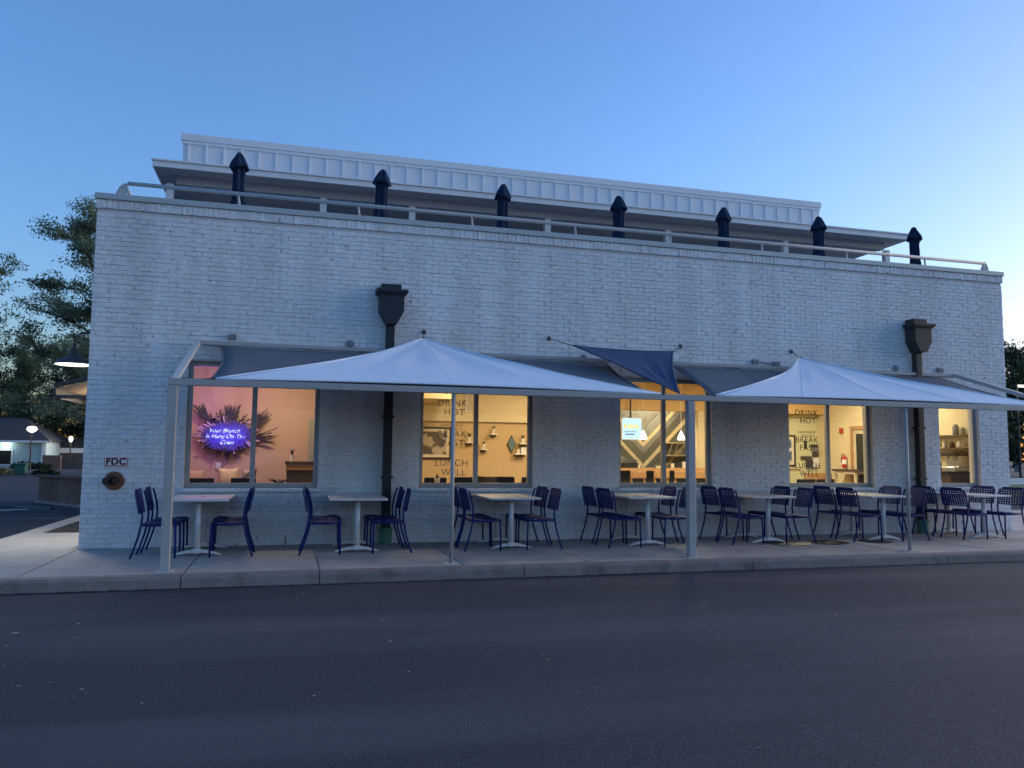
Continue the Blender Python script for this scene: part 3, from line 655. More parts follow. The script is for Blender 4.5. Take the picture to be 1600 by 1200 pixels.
bm = B(); bx(bm, XW-.04, XW-.001, 3.72, 3.80, 0, 1.95); bx(bm, XW-.04, XW-.001, 2.9, 2.98, 0, 1.95); bx(bm, XW-.04, XW-.001, 2.98, 3.72, 1.87, 1.95); obj('frame', bm, 'wood', t)
bm = B(); bx(bm, XW-.02, XW-.001, 2.985, 3.715, 0, 1.865); obj('leaf', bm, 'plank_light', t); bm = B(); bx(bm, XW-.024, XW-.02, 3.1, 3.62, .2, 1.78); obj('glazing', bm, 'dark_glass', t)
t = thing('ledge_table', 'dark topped narrow ledge table by the door', 'table', (XW-.3, 3.5, 0))
bm = B(); bx(bm, XW-.42, XW-.05, 3.15, 3.95, .96, 1.0); obj('top', bm, 'wood_dark', t); bm = B(); bx(bm, XW-.40, XW-.07, 3.2, 3.9, .90, .955); obj('apron', bm, 'plank_light', t)
for yy in (3.2, 3.85): bm = B(); bx(bm, XW-.4, XW-.35, yy, yy+.05, 0, .90); obj('leg', bm, 'plank_light', t)
t = thing('booth_back', 'vertical board wooden booth back low in the window', 'booth', (XW-.6, 4.2, 0))
for k in range(6): bm = B(); bx(bm, XW-.9+k*.12, XW-.785+k*.12, 4.25, 4.30, .1, .90); obj('board', bm, 'wood', t)
for i, x in enumerate((8.55, 8.95)): diner_chair(x+.3, 1.2, rad(90), f'black dining chair top, {ORD[i]} from the left in the lettered window', top=.87)
# window five
t = thing('back_bar', 'dark back bar counter in the narrow right window', 'counter', (11.8, 1.2, 0))
bm = B(); bx(bm, 11.55, XW-.002, .5, 2.6, 0, .98); obj('body', bm, 'wood_dark', t); bm = B(); bx(bm, 11.5, XW-.002, .48, 2.62, .982, 1.02); obj('top', bm, 'black', t, bevel=.004)
for zz, lb in ((1.42, 'lower dark shelf above the back bar'), (1.66, 'upper dark shelf above the back bar')):
    bm = B(); bx(bm, XW-.22, XW-.002, .5, 1.5, zz, zz+.03); tag(obj('bar_shelf', bm, 'wood_dark', bevel=.003), lb, 'shelf')
bm = B(); tube(bm, [(XW-.12, 1.6+.0, 1.65), (XW-.12, 1.75, 1.75), (XW-.12, 1.9, 1.65), (XW-.12, 1.75, 1.52), (XW-.12, 1.6, 1.6)], .008, 6); tag(obj('wire_hoop', bm, 'black'), 'thin black wire hoop on the wall by the shelves', 'ornament')
rnd = random.Random(8)
for i, (y, zz, h, r_, mt_) in enumerate(((.62, 1.69, .14, .05, 'plank_mid'), (.78, 1.69, .20, .06, 'grey_box'), (.7, 1.45, .13, .05, 'picture_mat'), (.88, 1.45, .12, .05, 'black'), (1.05, 1.45, .14, .045, 'picture_mat'), (1.25, 1.45, .10, .05, 'grey_box'))):
    bm = B(); lathe(bm, [(r_*.9, 0), (r_, .02), (r_, h*.75), (r_*.6, h*.92), (r_*.6, h)], 14, (XW-.11, y, zz)); tag(obj('jar', bm, mt_, smooth=True), f'{ORD[i]} jar on the shelves above the back bar', 'jar', 'jars on the shelves')
for i, y in enumerate((.95, 1.1, 1.25, 1.42, 1.6, 1.8)):
    bm = B(); lathe(bm, [(.03, 0), (.033, .02), (.033, .16), (.012, .20), (.012, .27), (.016, .27), (.016, .285)], 12, (11.75+.05*(i % 2), y, 1.02)); tag(obj('bottle', bm, 'black', smooth=True), f'dark bottle on the back bar, {ORD[i]} from the window', 'bottle', 'bottles on the back bar')
t = thing('coffee_machine', 'steel coffee machine on the back bar', 'coffee machine', (11.85, .68, 1.02))
bm = B(); bx(bm, 11.7, 12.02, .55, .85, 1.02, 1.10); bx(bm, 11.8, 12.02, .56, .84, 1.10, 1.36); obj('body', bm, 'steel', t, bevel=.01); bm = B(); bx(bm, 11.68, 12.02, .55, .85, 1.30, 1.38); obj('head', bm, 'black', t, bevel=.01)
for yy in (.63, .76): bm = B(); lathe(bm, [(.03, 0), (.03, .05)], 10, (11.74, yy, 1.24)); obj('group_head', bm, 'steel', t)

# ---------------------------------------------------------------- rooftop pavilion
pav = thing('rooftop_pavilion', 'flat roofed white rooftop pavilion with board and batten parapet', 'pavilion', (5, 5, 3.72))
CX0, CX1 = -2.22, 12.26
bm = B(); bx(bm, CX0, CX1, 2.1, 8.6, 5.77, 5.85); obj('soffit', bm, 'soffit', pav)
bm = B(); bx(bm, CX0-.012, CX1+.012, 2.06, 2.10, 5.765, 5.86); bx(bm, CX0-.03, CX1+.03, 2.03, 2.14, 5.86, 5.885); obj('fascia', bm, 'white_panel', pav)
bm = B(); bx(bm, CX0-.012, CX0-.001, 2.10, 8.6, 5.765, 5.86); bx(bm, CX1+.001, CX1+.012, 2.1, 8.6, 5.765, 5.86); obj('side_fascia', bm, 'white_panel', pav)
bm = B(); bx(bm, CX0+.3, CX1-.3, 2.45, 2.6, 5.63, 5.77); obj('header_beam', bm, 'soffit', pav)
for x in (-2.02, .44, 1.98, 4.51, 6.97, 9.59, 12.05):
    bm = B(); bx(bm, x-.055, x+.055, 2.46, 2.57, 3.72, 5.63); obj('column', bm, 'white_panel', pav)
bm = B(); bx(bm, -1.9, 10.75, 6.4, 6.5, 3.72, 5.77); obj('rear_wall', bm, 'dark_wall', pav)
for k in range(9):
    x = -1.5+k*1.38; bm = B(); bx(bm, x, x+1.1, 6.385, 6.4, 3.9, 5.5); obj('glazing', bm, 'dark_glass', pav)
par = B(); bx(par, -1.92, 10.8, 3.0, 6.5, 5.85, 6.58); par = obj('parapet', par, 'white_panel', pav)
bm = B(); bx(bm, -1.95, 10.83, 2.965, 6.53, 6.58, 6.70); bx(bm, -1.935, 10.815, 2.98, 3.0, 6.52, 6.58); obj('cap', bm, 'white_panel', par, bevel=.006)
k = 0; x = -1.83
while x < 10.8:
    bm = B(); bx(bm, x-.016, x+.016, 2.978, 3.0, 5.85, 6.52); obj('batten', bm, 'white_panel', par, bevel=.003); x += .29
bm = B(); bx(bm, -1.92, 10.8, 2.983, 3.0, 6.14, 6.20); obj('skirt_board', bm, 'white_panel', par)

# guard rail along the parapet
gr = thing('guard_rail', 'low grey pipe guard rail along the roof edge', 'railing', (5, .2, 4.63))
bm = B(); tube(bm, [(-2.22, .2, 4.86), (2, .2, 4.85), (7, .2, 4.84), (12.22, .2, 4.83)], .028, 10); obj('top_rail', bm, 'galv', gr, smooth=True)
for x in (-2.25, 12.2):
    s = 1 if x > 0 else -1
    bm = B(); tube(bm, [(x, .2, 4.85), (x+s*.05, .21, 4.80), (x+s*.09, .22, 4.72), (x+s*.10, .22, 4.63)], .022, 8); obj('end_brace', bm, 'galv', gr, smooth=True)
    bm = B(); prism(bm, [(x-s*.05, 4.63), (x+s*.08, 4.63), (x+s*.05, 4.74), (x, 4.83)], .19, .21); obj('gusset', bm, 'galv', gr)
    bm = B(); tube(bm, [(x, .2, 4.85), (x-s*.10, .2, 4.63)], .02, 8); obj('end_strut', bm, 'galv', gr, smooth=True)
for x in (-.79, .87, 2.56, 4.22, 5.86, 7.55, 9.22, 10.87):
    bm = B(); tube(bm, [(x-.03, .2, 4.85), (x, .2, 4.81), (x+.01, .2, 4.72), (x+.01, .2, 4.62)], .016, 8); obj('rail_post', bm, 'galv', gr, smooth=True)

# closed umbrellas
def umbrella():
    t = thing('closed_umbrella', '', 'umbrella', (0, 0, 0), 0, 'closed navy umbrellas along the roof edge')
    n = 48
    bm = B(); lathe(bm, [(.02, 1.34), (.10, 1.34), (.125, 1.20), (.115, 1.24), (.105, 1.30), (.092, 1.5), (.078, 1.75), (.088, 1.86), (.06, 1.9)], n, (0, 0, 0), 8, .13)
    bm.free(); bm = B(); lathe(bm, [(.15, 1.14), (.125, 1.25), (.098, 1.40), (.084, 1.54), (.088, 1.64), (.086, 1.78), (.092, 1.88), (.09, 1.93), (.05, 1.96)], n, (0, 0, 0), 6, .2)
    for v in bm.verts: v.co += Vector((1, 1, 0))*noise.noise(v.co*9)*.014+Vector((0, 0, 1))*noise.noise(v.co*14)*.012
    obj('canopy', bm, 'navy_cloth', t, smooth=True, world=False)
    bm = B(); lathe(bm, [(.085, 1.90), (.142, 1.885), (.15, 1.90), (.138, 1.94), (.115, 2.0), (.085, 2.06), (.06, 2.105), (.038, 2.135), (.012, 2.15)], n, (0, 0, 0), 6, .10)
    for v in bm.verts:
        if v.co.z < 1.95: v.co.z += .028*math.sin(3*math.atan2(v.co.y, v.co.x))+.015*math.sin(5*math.atan2(v.co.y, v.co.x)+1)
    for v in bm.verts: v.co += Vector((1, -1, 0))*noise.noise(v.co*11)*.012+Vector((0, 0, 1))*noise.noise(v.co*16+Vector((3, 1, 2)))*.02
    obj('vent_cap', bm, 'navy_cloth', t, smooth=True, world=False)
    bm = B(); lathe(bm, [(.090, 1.52), (.096, 1.53), (.096, 1.56), (.090, 1.57)], n, (0, 0, 0), 6, .18); obj('tie_strap', bm, 'navy_cloth', t, world=False)
    bm = B(); tube(bm, [(0, 0, .03), (0, 0, 2.14)], .02, 10); obj('pole', bm, 'galv', t, world=False)
    bm = B(); lathe(bm, [(.28, 0), (.28, .05), (.05, .08), (.035, .3), (.02, .3)], 20); obj('base', bm, 'dark_grey', t, world=False)
    return t
U = umbrella()
for i, (x, zt) in enumerate(((-.88, 5.88), (1.28, 5.85), (3.34, 5.81), (5.48, 5.82), (7.54, 5.81), (9.56, 5.80), (11.78, 5.81))):
    o = U if i == 0 else copy_tree(U)
    o.location = (x, 1.4, 3.72); o.rotation_euler = (rad(random.uniform(-1.2, 1.2)), rad(random.uniform(-1.5, 1.5)), random.uniform(0, 6)); o.scale = (.95, .95, (zt-3.72)/2.145)
    o['label'] = f'closed navy umbrella on the roof, {ORD[i]} from the left'

# ---------------------------------------------------------------- shade frame and sails
YB, ZB = -2.27, 1.985
sf = thing('shade_pergola', 'grey steel shade frame of posts and beams in front of the windows', 'pergola', (4.9, YB, 0))
for x, wd in ((-1.2, .092), (4.87, .095), (11.12, .092)):
    bm = B(); bx(bm, x-wd/2, x+wd/2, YB-wd/2, YB+wd/2, .012, ZB-.04); p = obj('post', bm, 'post_paint', sf, bevel=.006)
    bm = B(); bx(bm, x-.085, x+.085, YB-.075, YB+.075, .0, .012); obj('base_plate', bm, 'galv', p)
for x in (1.83, 8.14):
    bm = B(); tube(bm, [(x, YB, .01), (x, YB, ZB-.04)], .024, 12); p = obj('post', bm, 'post_paint', sf, smooth=True)
    bm = B(); bx(bm, x-.09, x+.09, YB-.08, YB+.08, .0, .01); obj('base_plate', bm, 'galv', p)
bm = B(); bx(bm, -1.246, 4.8645, YB-.036, YB+.036, ZB-.036, ZB+.036); obj('beam', bm, 'post_paint', sf, bevel=.005)
bm = B(); bx(bm, 4.8655, 11.166, YB-.036, YB+.036, ZB-.036, ZB+.036); obj('beam', bm, 'post_paint', sf, bevel=.005)
bm = B(); bx(bm, -1.24, 11.12, -.13, -.08, 2.665, 2.715); obj('wall_rail', bm, 'post_paint', sf, bevel=.005)
for x in (-1.2, 11.12): bm = B(); bar(bm, (x, YB+.03, ZB+.01), (x, -.13, 2.69), .06); obj('rafter', bm, 'galv', sf)
for x in (-.9, .95, 2.9, 4.6, 6.9, 8.6, 10.6): bm = B(); bx(bm, x-.03, x+.03, -.08, -.005, 2.655, 2.725); obj('wall_bracket', bm, 'galv', sf)

def sail(name, label, corners, mt, nu=30, nv=24, sag=.05, scallop=.12, wr=.013, fan_at=None):
    """corners: 3 or 4 points; edges pulled in, surface dipped, light creases"""
    c = [Vector(p) for p in corners]; t = thing(name, label, 'shade sail', c[-1] if len(c) == 3 else c[2])
    cen = sum(c, Vector())/len(c); bm = B(); g = []
    for i in range(nu+1):
        r_ = []
        for j in range(nv+1):
            u, v = i/nu, j/nv
            if len(c) == 4: p = (c[0]*(1-u)+c[1]*u)*(1-v)+(c[3]*(1-u)+c[2]*u)*v
            else: p = c[0]*(1-v)+(c[1]*(1-u)+c[2]*u)*v      # fan from apex c0 to edge c1-c2
            if len(c) == 4:
                e = max(4*u*(1-u)*abs(2*v-1)**4, 0)*abs(2*v-1); e2 = 4*v*(1-v)*abs(2*u-1)**5
                p = p+(cen-p)*(scallop*.35*e)+(Vector((cen.x, p.y, p.z))-p)*(scallop*.5*e2)
                p.z -= sag*16*u*(1-u)*v*(1-v)
            else:
                eb = 4*u*(1-u)*v**6; es = 4*v*(1-v)*abs(2*u-1)**5
                p = p+(c[0]-p)*(.04*eb)+(cen-p)*(scallop*es)
                p.z -= sag*4*u*(1-u)*4*v*(1-v)
            q = noise.noise((u*9, v*2.2, 1.7))*wr*(1.4-v)*4*v*(1-v)*1.6 + noise.noise((p.x*1.3, p.y*1.3, 4))*wr*(4*v*(1-v))
            p = p+Vector((0, -.4, 1))*q
            r_.append(bm.verts.new(p))
        g.append(r_)
    for i in range(nu):
        for j in range(nv):
            f = [g[i][j], g[i+1][j], g[i+1][j+1], g[i][j+1]]
            if len(c) == 3 and j == 0:
                pass
            bm.faces.new(f)
    seams_src = {ci: [v.co.copy() for v in g[ci]] for ci in (nu//4, nu//2, 3*nu//4)}
    edges = [[v.co.copy() for v in g[0]], [v.co.copy() for v in g[-1]], [r_[-1].co.copy() for r_ in g]]+([[r_[0].co.copy() for r_ in g]] if len(c) == 4 else [])
    bmesh.ops.remove_doubles(bm, verts=bm.verts, dist=1e-4)
    cols = [nu//4, nu//2, 3*nu//4]
    for ci in cols:
        hb = B(); tube(hb, [p + Vector((0, -.001, .002)) for p in seams_src[ci]], .0024, 5); obj('seam', hb, mt, t, smooth=True)
    for ed in edges:
        hb = B(); tube(hb, ed, .011, 6); obj('hem', hb, mt, t, smooth=True)
    o = obj('cloth', bm, mt, t, smooth=True)
    sm = o.modifiers.new('thick', 'SOLIDIFY'); sm.thickness = .003
    return t
def tie(t, a, b, hook=True):
    bm = B(); a = Vector(a); b = Vector(b); tube(bm, [a, (a+b)/2+Vector((0, 0, -.008)), b], .006, 6); obj('chain', bm, 'cable', t)
    bm = B(); lathe(bm, [(.02, -.012), (.028, 0), (.02, .012)], 10, a); obj('ring', bm, 'cable', t)
    if hook: bm = B(); bx(bm, b.x-.025, b.x+.025, -.022, -.006, b.z-.03, b.z+.03); tube(bm, [b, Vector((b.x, -.012, b.z))], .008, 6); obj('wall_anchor', bm, 'cable', t)
s1 = sail('shade_sail', 'left white triangular shade sail rising to the wall', [(1.80, -.16, 2.885), (-.80, YB-.02, ZB+.045), (4.49, YB-.02, ZB+.035)], 'sail_white', sag=.03, scallop=.16)
tie(s1, (1.80, -.16, 2.885), (1.83, -.03, 3.0)); tie(s1, (-.80, YB-.02, ZB+.045), (-1.12, YB, ZB+.04), False); tie(s1, (4.49, YB-.02, ZB+.035), (4.80, YB, ZB+.04), False)
s2 = sail('shade_sail', 'right white triangular shade sail rising to the wall', [(7.98, -.16, 2.875), (5.20, YB-.02, ZB+.04), (10.80, YB-.02, ZB+.035)], 'sail_white', sag=.03, scallop=.16)
tie(s2, (7.98, -.16, 2.875), (7.93, -.03, 2.985)); tie(s2, (5.20, YB-.02, ZB+.04), (4.95, YB, ZB+.04), False); tie(s2, (10.8, YB-.02, ZB+.035), (11.06, YB, ZB+.04), False)
s3 = sail('shade_sail', 'grey rectangular shade sail behind the left white sail', [(-.91, -.16, 2.63), (4.62, -.16, 2.63), (4.40, YB+.06, ZB-.0), (-.88, YB+.06, ZB-.0)], 'sail_grey', sag=.04, scallop=.06)
s4 = sail('shade_sail', 'grey rectangular shade sail behind the right white sail', [(5.72, -.16, 2.63), (10.75, -.16, 2.63), (10.70, YB+.06, ZB-.0), (5.23, YB+.06, ZB-.0)], 'sail_grey', sag=.04, scallop=.06)
s5 = sail('shade_sail', 'small navy triangular shade sail between the two white sails', [(4.75, YB+.05, ZB+.06), (4.03, -.32, 2.86), (5.68, -.22, 2.86)], 'sail_navy', sag=.05, scallop=.09)
tie(s5, (4.03, -.32, 2.86), (3.73, -.03, 3.0)); tie(s5, (5.68, -.22, 2.86), (5.92, -.03, 2.98))

# ---------------------------------------------------------------- small fixtures on the wall
def jbox(x, z, label): bm = B(); bx(bm, x-.055, x+.055, -.06, -.01, z-.035, z+.035); return tag(obj('junction_box', bm, 'grey_box', bevel=.006), label, 'box', 'grey boxes on the brick wall')
def rcap(x, z, label):
    bm = B(); lathe(bm, [(.055, 0), (.055, .02), (.03, .028)], 18); bmesh.ops.rotate(bm, verts=bm.verts, cent=(0, 0, 0), matrix=Matrix.Rotation(rad(90), 3, 'X')); bmesh.ops.translate(bm, verts=bm.verts, vec=(x, -.012, z)); return tag(obj('round_cover', bm, 'grey_box'), label, 'cover', 'round covers on the brick wall')
jbox(-.78, 2.80, 'grey box on the brick above the left window'); rcap(.79, 2.78, 'round grey cover left of the left downspout'); rcap(4.29, 2.72, 'round grey cover beneath the navy sail')
jbox(7.24, 2.79, 'left of two grey boxes beside the right white sail'); jbox(7.64, 2.77, 'right of two grey boxes beside the right white sail'); rcap(9.98, 2.79, 'round grey cover left of the right downspout'); jbox(10.90, 2.79, 'grey box right of the right downspout')
bm = B(); tube(bm, [(7.30, -.03, 2.78), (7.58, -.03, 2.765)], .008, 6); tag(obj('conduit', bm, 'grey_box'), 'thin conduit joining two grey wall boxes', 'conduit')
t = thing('wall_sign', 'white FDC sign with red border on the brick', 'sign', (-2.14, -.02, 1.10))
x0, x1, z0, z1 = -2.285, -1.995, 1.045, 1.165
bm = B(); bx(bm, x0, x1, -.026, -.018, z0, z1); obj('plate', bm, 'sign_white', t, bevel=.004)
bm = B(); q = .008; e = .006; bx(bm, x0+e, x1-e, -.029, -.026, z0+e, z0+e+q); bx(bm, x0+e, x1-e, -.029, -.026, z1-e-q, z1-e); bx(bm, x0+e, x0+e+q, -.029, -.026, z0+e+q, z1-e-q); bx(bm, x1-e-q, x1-e, -.029, -.026, z0+e+q, z1-e-q); obj('border', bm, 'sign_red', t)
put_text('lettering', 'FDC', .115, (-2.14, -.028, 1.105), 'sign_dark', t, ext=.001, offs=.0055, spacing=1.12)
t = thing('hose_inlet', 'dark twin hose inlet on a rusty round plate below the FDC sign', 'hose inlet', (-2.15, -.02, .86))
def xdisc(bm, prof, x, y, z, n=24):
    b2 = B(); lathe(b2, prof, n); bmesh.ops.rotate(b2, verts=b2.verts, cent=(0, 0, 0), matrix=Matrix.Rotation(rad(90), 3, 'X')); bmesh.ops.translate(b2, verts=b2.verts, vec=(x, y, z))
    me = bpy.data.meshes.new('tmp'); b2.to_mesh(me); b2.free(); bm.from_mesh(me); bpy.data.meshes.remove(me)
bm = B(); xdisc(bm, [(.12, 0), (.12, .012), (.06, .02)], -2.15, -.018, .86); obj('plate', bm, 'rust', t)
bm = B(); xdisc(bm, [(.065, 0), (.065, .07), (.05, .09)], -2.16, -.036, .865); obj('body', bm, 'brass_dark', t, bevel=.004)
for dx in (-.055, .05): bm = B(); tube(bm, [(-2.155+dx*.5, -.10, .865), (-2.155+dx*1.3, -.19, .86)], [.04, .043], 16); obj('inlet_cap', bm, 'brass_dark', t)
# barn lamp and awning on the left side wall
t = thing('barn_lamp', 'lit gooseneck barn lamp on the left side wall', 'lamp', (-2.96, 1.07, 2.45))
c = (-2.96, 1.07, 2.45)
bm = B(); lathe(bm, [(.25, 0), (.252, .012), (.20, .06), (.12, .10), (.06, .13), (.05, .22), (.02, .25)], 28, c); obj('shade', bm, 'dark_grey', t, smooth=True)
bm = B(); lathe(bm, [(.22, -.004), (.235, .004)], 28, (c[0], c[1], c[2]-.002)); obj('diffuser', bm, 'lamp_white', t)
bm = B(); tube(bm, [(c[0], c[1], c[2]+.23), (c[0], c[1], c[2]+.36), (c[0]+.08, c[1], c[2]+.45), (c[0]+.2, c[1], c[2]+.46), (c[0]+.34, c[1], c[2]+.38), (XL-.01, c[1], c[2]+.34)], .018, 8); obj('gooseneck', bm, 'dark_grey', t, smooth=True)
l = bpy.data.lights.new('barn_light', 'AREA'); l.energy = 10; l.color = (1, .93, .78); l.size = .42; l.shape = 'DISK'; lo = bpy.data.objects.new('barn_light', l); C.objects.link(lo); lo.parent = t; lo.location = (0, 0, -.02)
bm = B(); bx(bm, XL-.22, XL-.0, 2.2, 2.34, 2.70, 2.82); tag(obj('flood_light', bm, 'grey_box', bevel=.02), 'small grey flood light fixture behind the barn lamp', 'lamp')
aw = thing('side_awning', 'dark framed awning with pale wooden underside on the left wall', 'awning', (-3.1, 6, 2.2))
bm = B(); v = []
for y in (3.8, 11): v.append([bm.verts.new(p) for p in ((-3.85, y, 2.33), (-3.85, y, 2.40), (XL, y, 2.76), (XL, y, 2.69))])
for i in range(4): bm.faces.new((v[0][i], v[0][(i+1) % 4], v[1][(i+1) % 4], v[1][i]))
bm.faces.new(v[0]); bm.faces.new(v[1][::-1]); obj('roof', bm, 'dark_grey', aw)
bm = B(); bx(bm, -3.88, -3.85, 3.78, 11, 2.12, 2.40); obj('fascia', bm, 'dark_grey', aw)
bm = B(); v = []
for y in (3.82, 10.9): v.append([bm.verts.new(p) for p in ((-3.84, y, 2.30), (-3.84, y, 2.322), (XL-.01, y, 2.682), (XL-.01, y, 2.66))])
for i in range(4): bm.faces.new((v[0][i], v[0][(i+1) % 4], v[1][(i+1) % 4], v[1][i]))
bm.faces.new(v[0]); bm.faces.new(v[1][::-1]); obj('lining', bm, 'awning_wood', aw)
for k in range(5):
    y = 3.84+k*1.6; bm = B(); bar(bm, (-3.84, y, 2.16), (XL, y, 2.16), .05, .06); obj('tie_beam', bm, 'dark_grey', aw); bm = B(); bar(bm, (-3.2, y, 2.16), (-3.2, y, 2.50), .05, .05); obj('king_post', bm, 'dark_grey', aw)
bm = B(); bx(bm, -3.86, -3.80, 3.80, 11, 2.12, 2.18); obj('edge_beam', bm, 'dark_grey', aw)

# ---------------------------------------------------------------- tables and chairs
def table():
    t = thing('cafe_table', '', 'table', (0, 0, 0), 0, 'white cafe tables on the patio')
    top = B(); bx(top, -.36, .36, -.55, .55, .652, .68); top = obj('tabletop', top, 'table_white', t, world=False, bevel=.006)
    bm = B(); lathe(bm, [(.026, 0), (.026, .003), (.012, .0032)], 16, (0, 0, .68)); obj('umbrella_hole_cap', bm, 'black', top, world=False)
    for y in (-.36, .36):
        bm = B(); tube(bm, [(0, y, .05), (0, y, .64)], .033, 14); col = obj('column', bm, 'table_white', t, world=False, smooth=True)
        bm = B()
        for s in (-1, 1):
            pts = [(0, .075), (.10, .068), (.2, .042), (.275, .012)]; lo_ = [(.275, .002), (.2, .016), (.10, .03), (0, .034)]
            prism(bm, [(s*a, b) for a, b in pts+lo_], y-.035, y+.035)
        bx(bm, -.045, .045, y-.05, y+.05, .03, .082)
        obj('foot', bm, 'table_white', t, world=False, bevel=.006)
        bm = B(); bx(bm, -.25, .25, y-.03, y+.03, .638, .651); obj('support', bm, 'table_white', t, world=False)
    return t
def chair():
    t = thing('patio_chair', '', 'chair', (0, 0, 0), 0, 'navy metal chairs on the patio')
    W = .215; r = .0125
    for s in (-1, 1):
        y = s*W
        bm = B(); tube(bm, [(.20, y, 0), (.198, y, .2), (.19, y, .385)], r, 8); obj('leg', bm, 'navy_metal', t, smooth=True, world=False)
        bm = B(); tube(bm, [(-.285, y, 0), (-.25, y, .10), (-.205, y, .25), (-.178, y, .39), (-.17, y, .48), (-.185, y, .60), (-.215, y, .72), (-.232, y*.95, .77)], r, 8); obj('leg', bm, 'navy_metal', t, smooth=True, world=False)
        bm = B(); tube(bm, [(-.178, y, .385), (.0, y, .378), (.19, y, .385)], r, 8); obj('side_rail', bm, 'navy_metal', t, smooth=True, world=False)
    bm = B(); tube(bm, [(-.178, -W, .385), (-.178, W, .385)], r*.9, 8); obj('cross_rail', bm, 'navy_metal', t, smooth=True, world=False)
    bm = B(); tube(bm, [(.19, -W, .372), (.19, W, .372)], r*.9, 8); obj('cross_rail', bm, 'navy_metal', t, smooth=True, world=False)
    # perforated seat: frame border and a lattice of strips, curled over the front
    def seatz(x): return .402+(.010 if x > .05 else 0)-max(0, x-.14)**2*5-.006*math.cos(x*9)
    bm = B(); XS = [-.165+k*(.385/22) for k in range(23)]
    def strip(y0, y1, a, b):
        for k in range(a, b):
            x0, x1 = XS[k], XS[k+1]; v = []
            for x in (x0, x1):
                for y in (y0, y1):
                    v.append(bm.verts.new((x, y, seatz(x)))); v.append(bm.verts.new((x, y, seatz(x)-.006)))
            for f in ((0,2,6,4),(1,5,7,3),(0,4,5,1),(2,3,7,6)): bm.faces.new([v[i] for i in f])
            if k == a: bm.faces.new([v[i] for i in (0,1,3,2)])
            if k == b-1: bm.faces.new([v[i] for i in (4,6,7,5)])
    Y = [-.225+k*.45/20 for k in range(21)]
    for k in range(20):
        if k in (0, 1, 18, 19) or k % 2 == 0: strip(Y[k], Y[k+1], 0, 22)
        else:
            for a in range(0, 22):
                if a < 2 or a > 18 or a % 2 == 0: strip(Y[k], Y[k+1], a, a+1)
    obj('seat', bm, 'navy_metal', t, world=False)
    # perforated back with rounded top corners
    bm = B()
    def back(y, z): return -.185-(z-.50)*.205+.012*(1-(y/.22)**2)-.02
    NZ, NY = 17, 20; z0, z1 = .515, .80
    for i in range(NZ):
        for k in range(NY):
            za, zb = z0+(z1-z0)*i/NZ, z0+(z1-z0)*(i+1)/NZ; ya, yb = -.225+.45*k/NY, -.225+.45*(k+1)/NY
            border = k in (0, 19) or i in (0, 16, 15)
            hole = (k % 2 == 1) and (i % 2 == 1)
            if hole and not border: continue
            f = lambda y, z: (z if z <= .76 else .76+(z-.76)*1.0)
            ym = max(abs(ya), abs(yb)); lim = z1-.0 if ym < .17 else z1-((ym-.17)/.055)**2*.045
            if za >= lim: continue
            zb2 = min(zb, lim) if abs(ya) != abs(yb) else zb
            def lim_at(y): return z1 if abs(y) < .17 else z1-((abs(y)-.17)/.055)**2*.045
            P = [(ya, min(za, lim_at(ya))), (yb, min(za, lim_at(yb))), (yb, min(zb, lim_at(yb))), (ya, min(zb, lim_at(ya)))]
            v = [bm.verts.new((back(y, z), y, z)) for y, z in P]+[bm.verts.new((back(y, z)-.007, y, z)) for y, z in P]
            for q in ((0,1,2,3),(7,6,5,4),(0,4,5,1),(1,5,6,2),(2,6,7,3),(3,7,4,0)):
                bm.faces.new([v[j] for j in q])
    bmesh.ops.remove_doubles(bm, verts=bm.verts, dist=2e-4)
    obj('backrest', bm, 'navy_metal', t, world=False)
    return t
TX = [-1.02, .88, 2.90, 4.90, 6.82, 8.84, 10.76]
T = table(); CHR = chair(); first = True; rnd = random.Random(21)
for i, x in enumerate(TX):
    o = T if i == 0 else copy_tree(T); o.location = (x, -.60, 0.001); o.rotation_euler = (0, 0, rad(rnd.uniform(-.8, .8)))
    o['label'] = f'white two pedestal cafe table, {ORD[i]} from the left'
    for side in (-1, 1):
        for row_, y in (('kerb', -.965), ('wall', -.405)):
            c_ = CHR if first else copy_tree(CHR); first = False
            dx = .405 if side < 0 else .355
            c_.location = (x+side*(dx+rnd.uniform(-.015, .03)), y+rnd.uniform(-.02, .02), .001)
            c_.rotation_euler = (0, 0, (0 if side < 0 else math.pi)+rad(rnd.uniform(-3.5, 3.5) if i > 1 else rnd.uniform(-1.5, 1.5)))
            c_['label'] = f"navy perforated metal chair {'left' if side < 0 else 'right'} of the {ORD[i]} table from the left, {row_} side"
# manhole covers on the patio
for x, y, r_, lb in ((7.05, -1.08, .34, 'dark round access cover in the patio under the fifth table'), (7.72, -1.10, .30, 'rusty round access cover in the patio right of the fifth table'), (8.55, -1.12, .24, 'small dark round cover in the patio by the sixth table')):
    bm = B(); lathe(bm, [(r_, 0), (r_, .005), (r_*.93, .0055), (r_*.93, .004), (r_*.2, .0042)], 32, (x, y, .0)); tag(obj('access_cover', bm, 'brass_dark'), lb, 'cover', 'access covers in the patio')
# small stub pipes along the wall foot
for i, x in enumerate((.0, 6.95, 7.45)):
    bm = B(); tube(bm, [(x, -.05, 0), (x, -.05, .11)], .008, 6); tag(obj('stub_pipe', bm, 'black'), f'short dark stub at the foot of the wall, {ORD[i]} from the left', 'pipe', 'stubs at the wall foot')

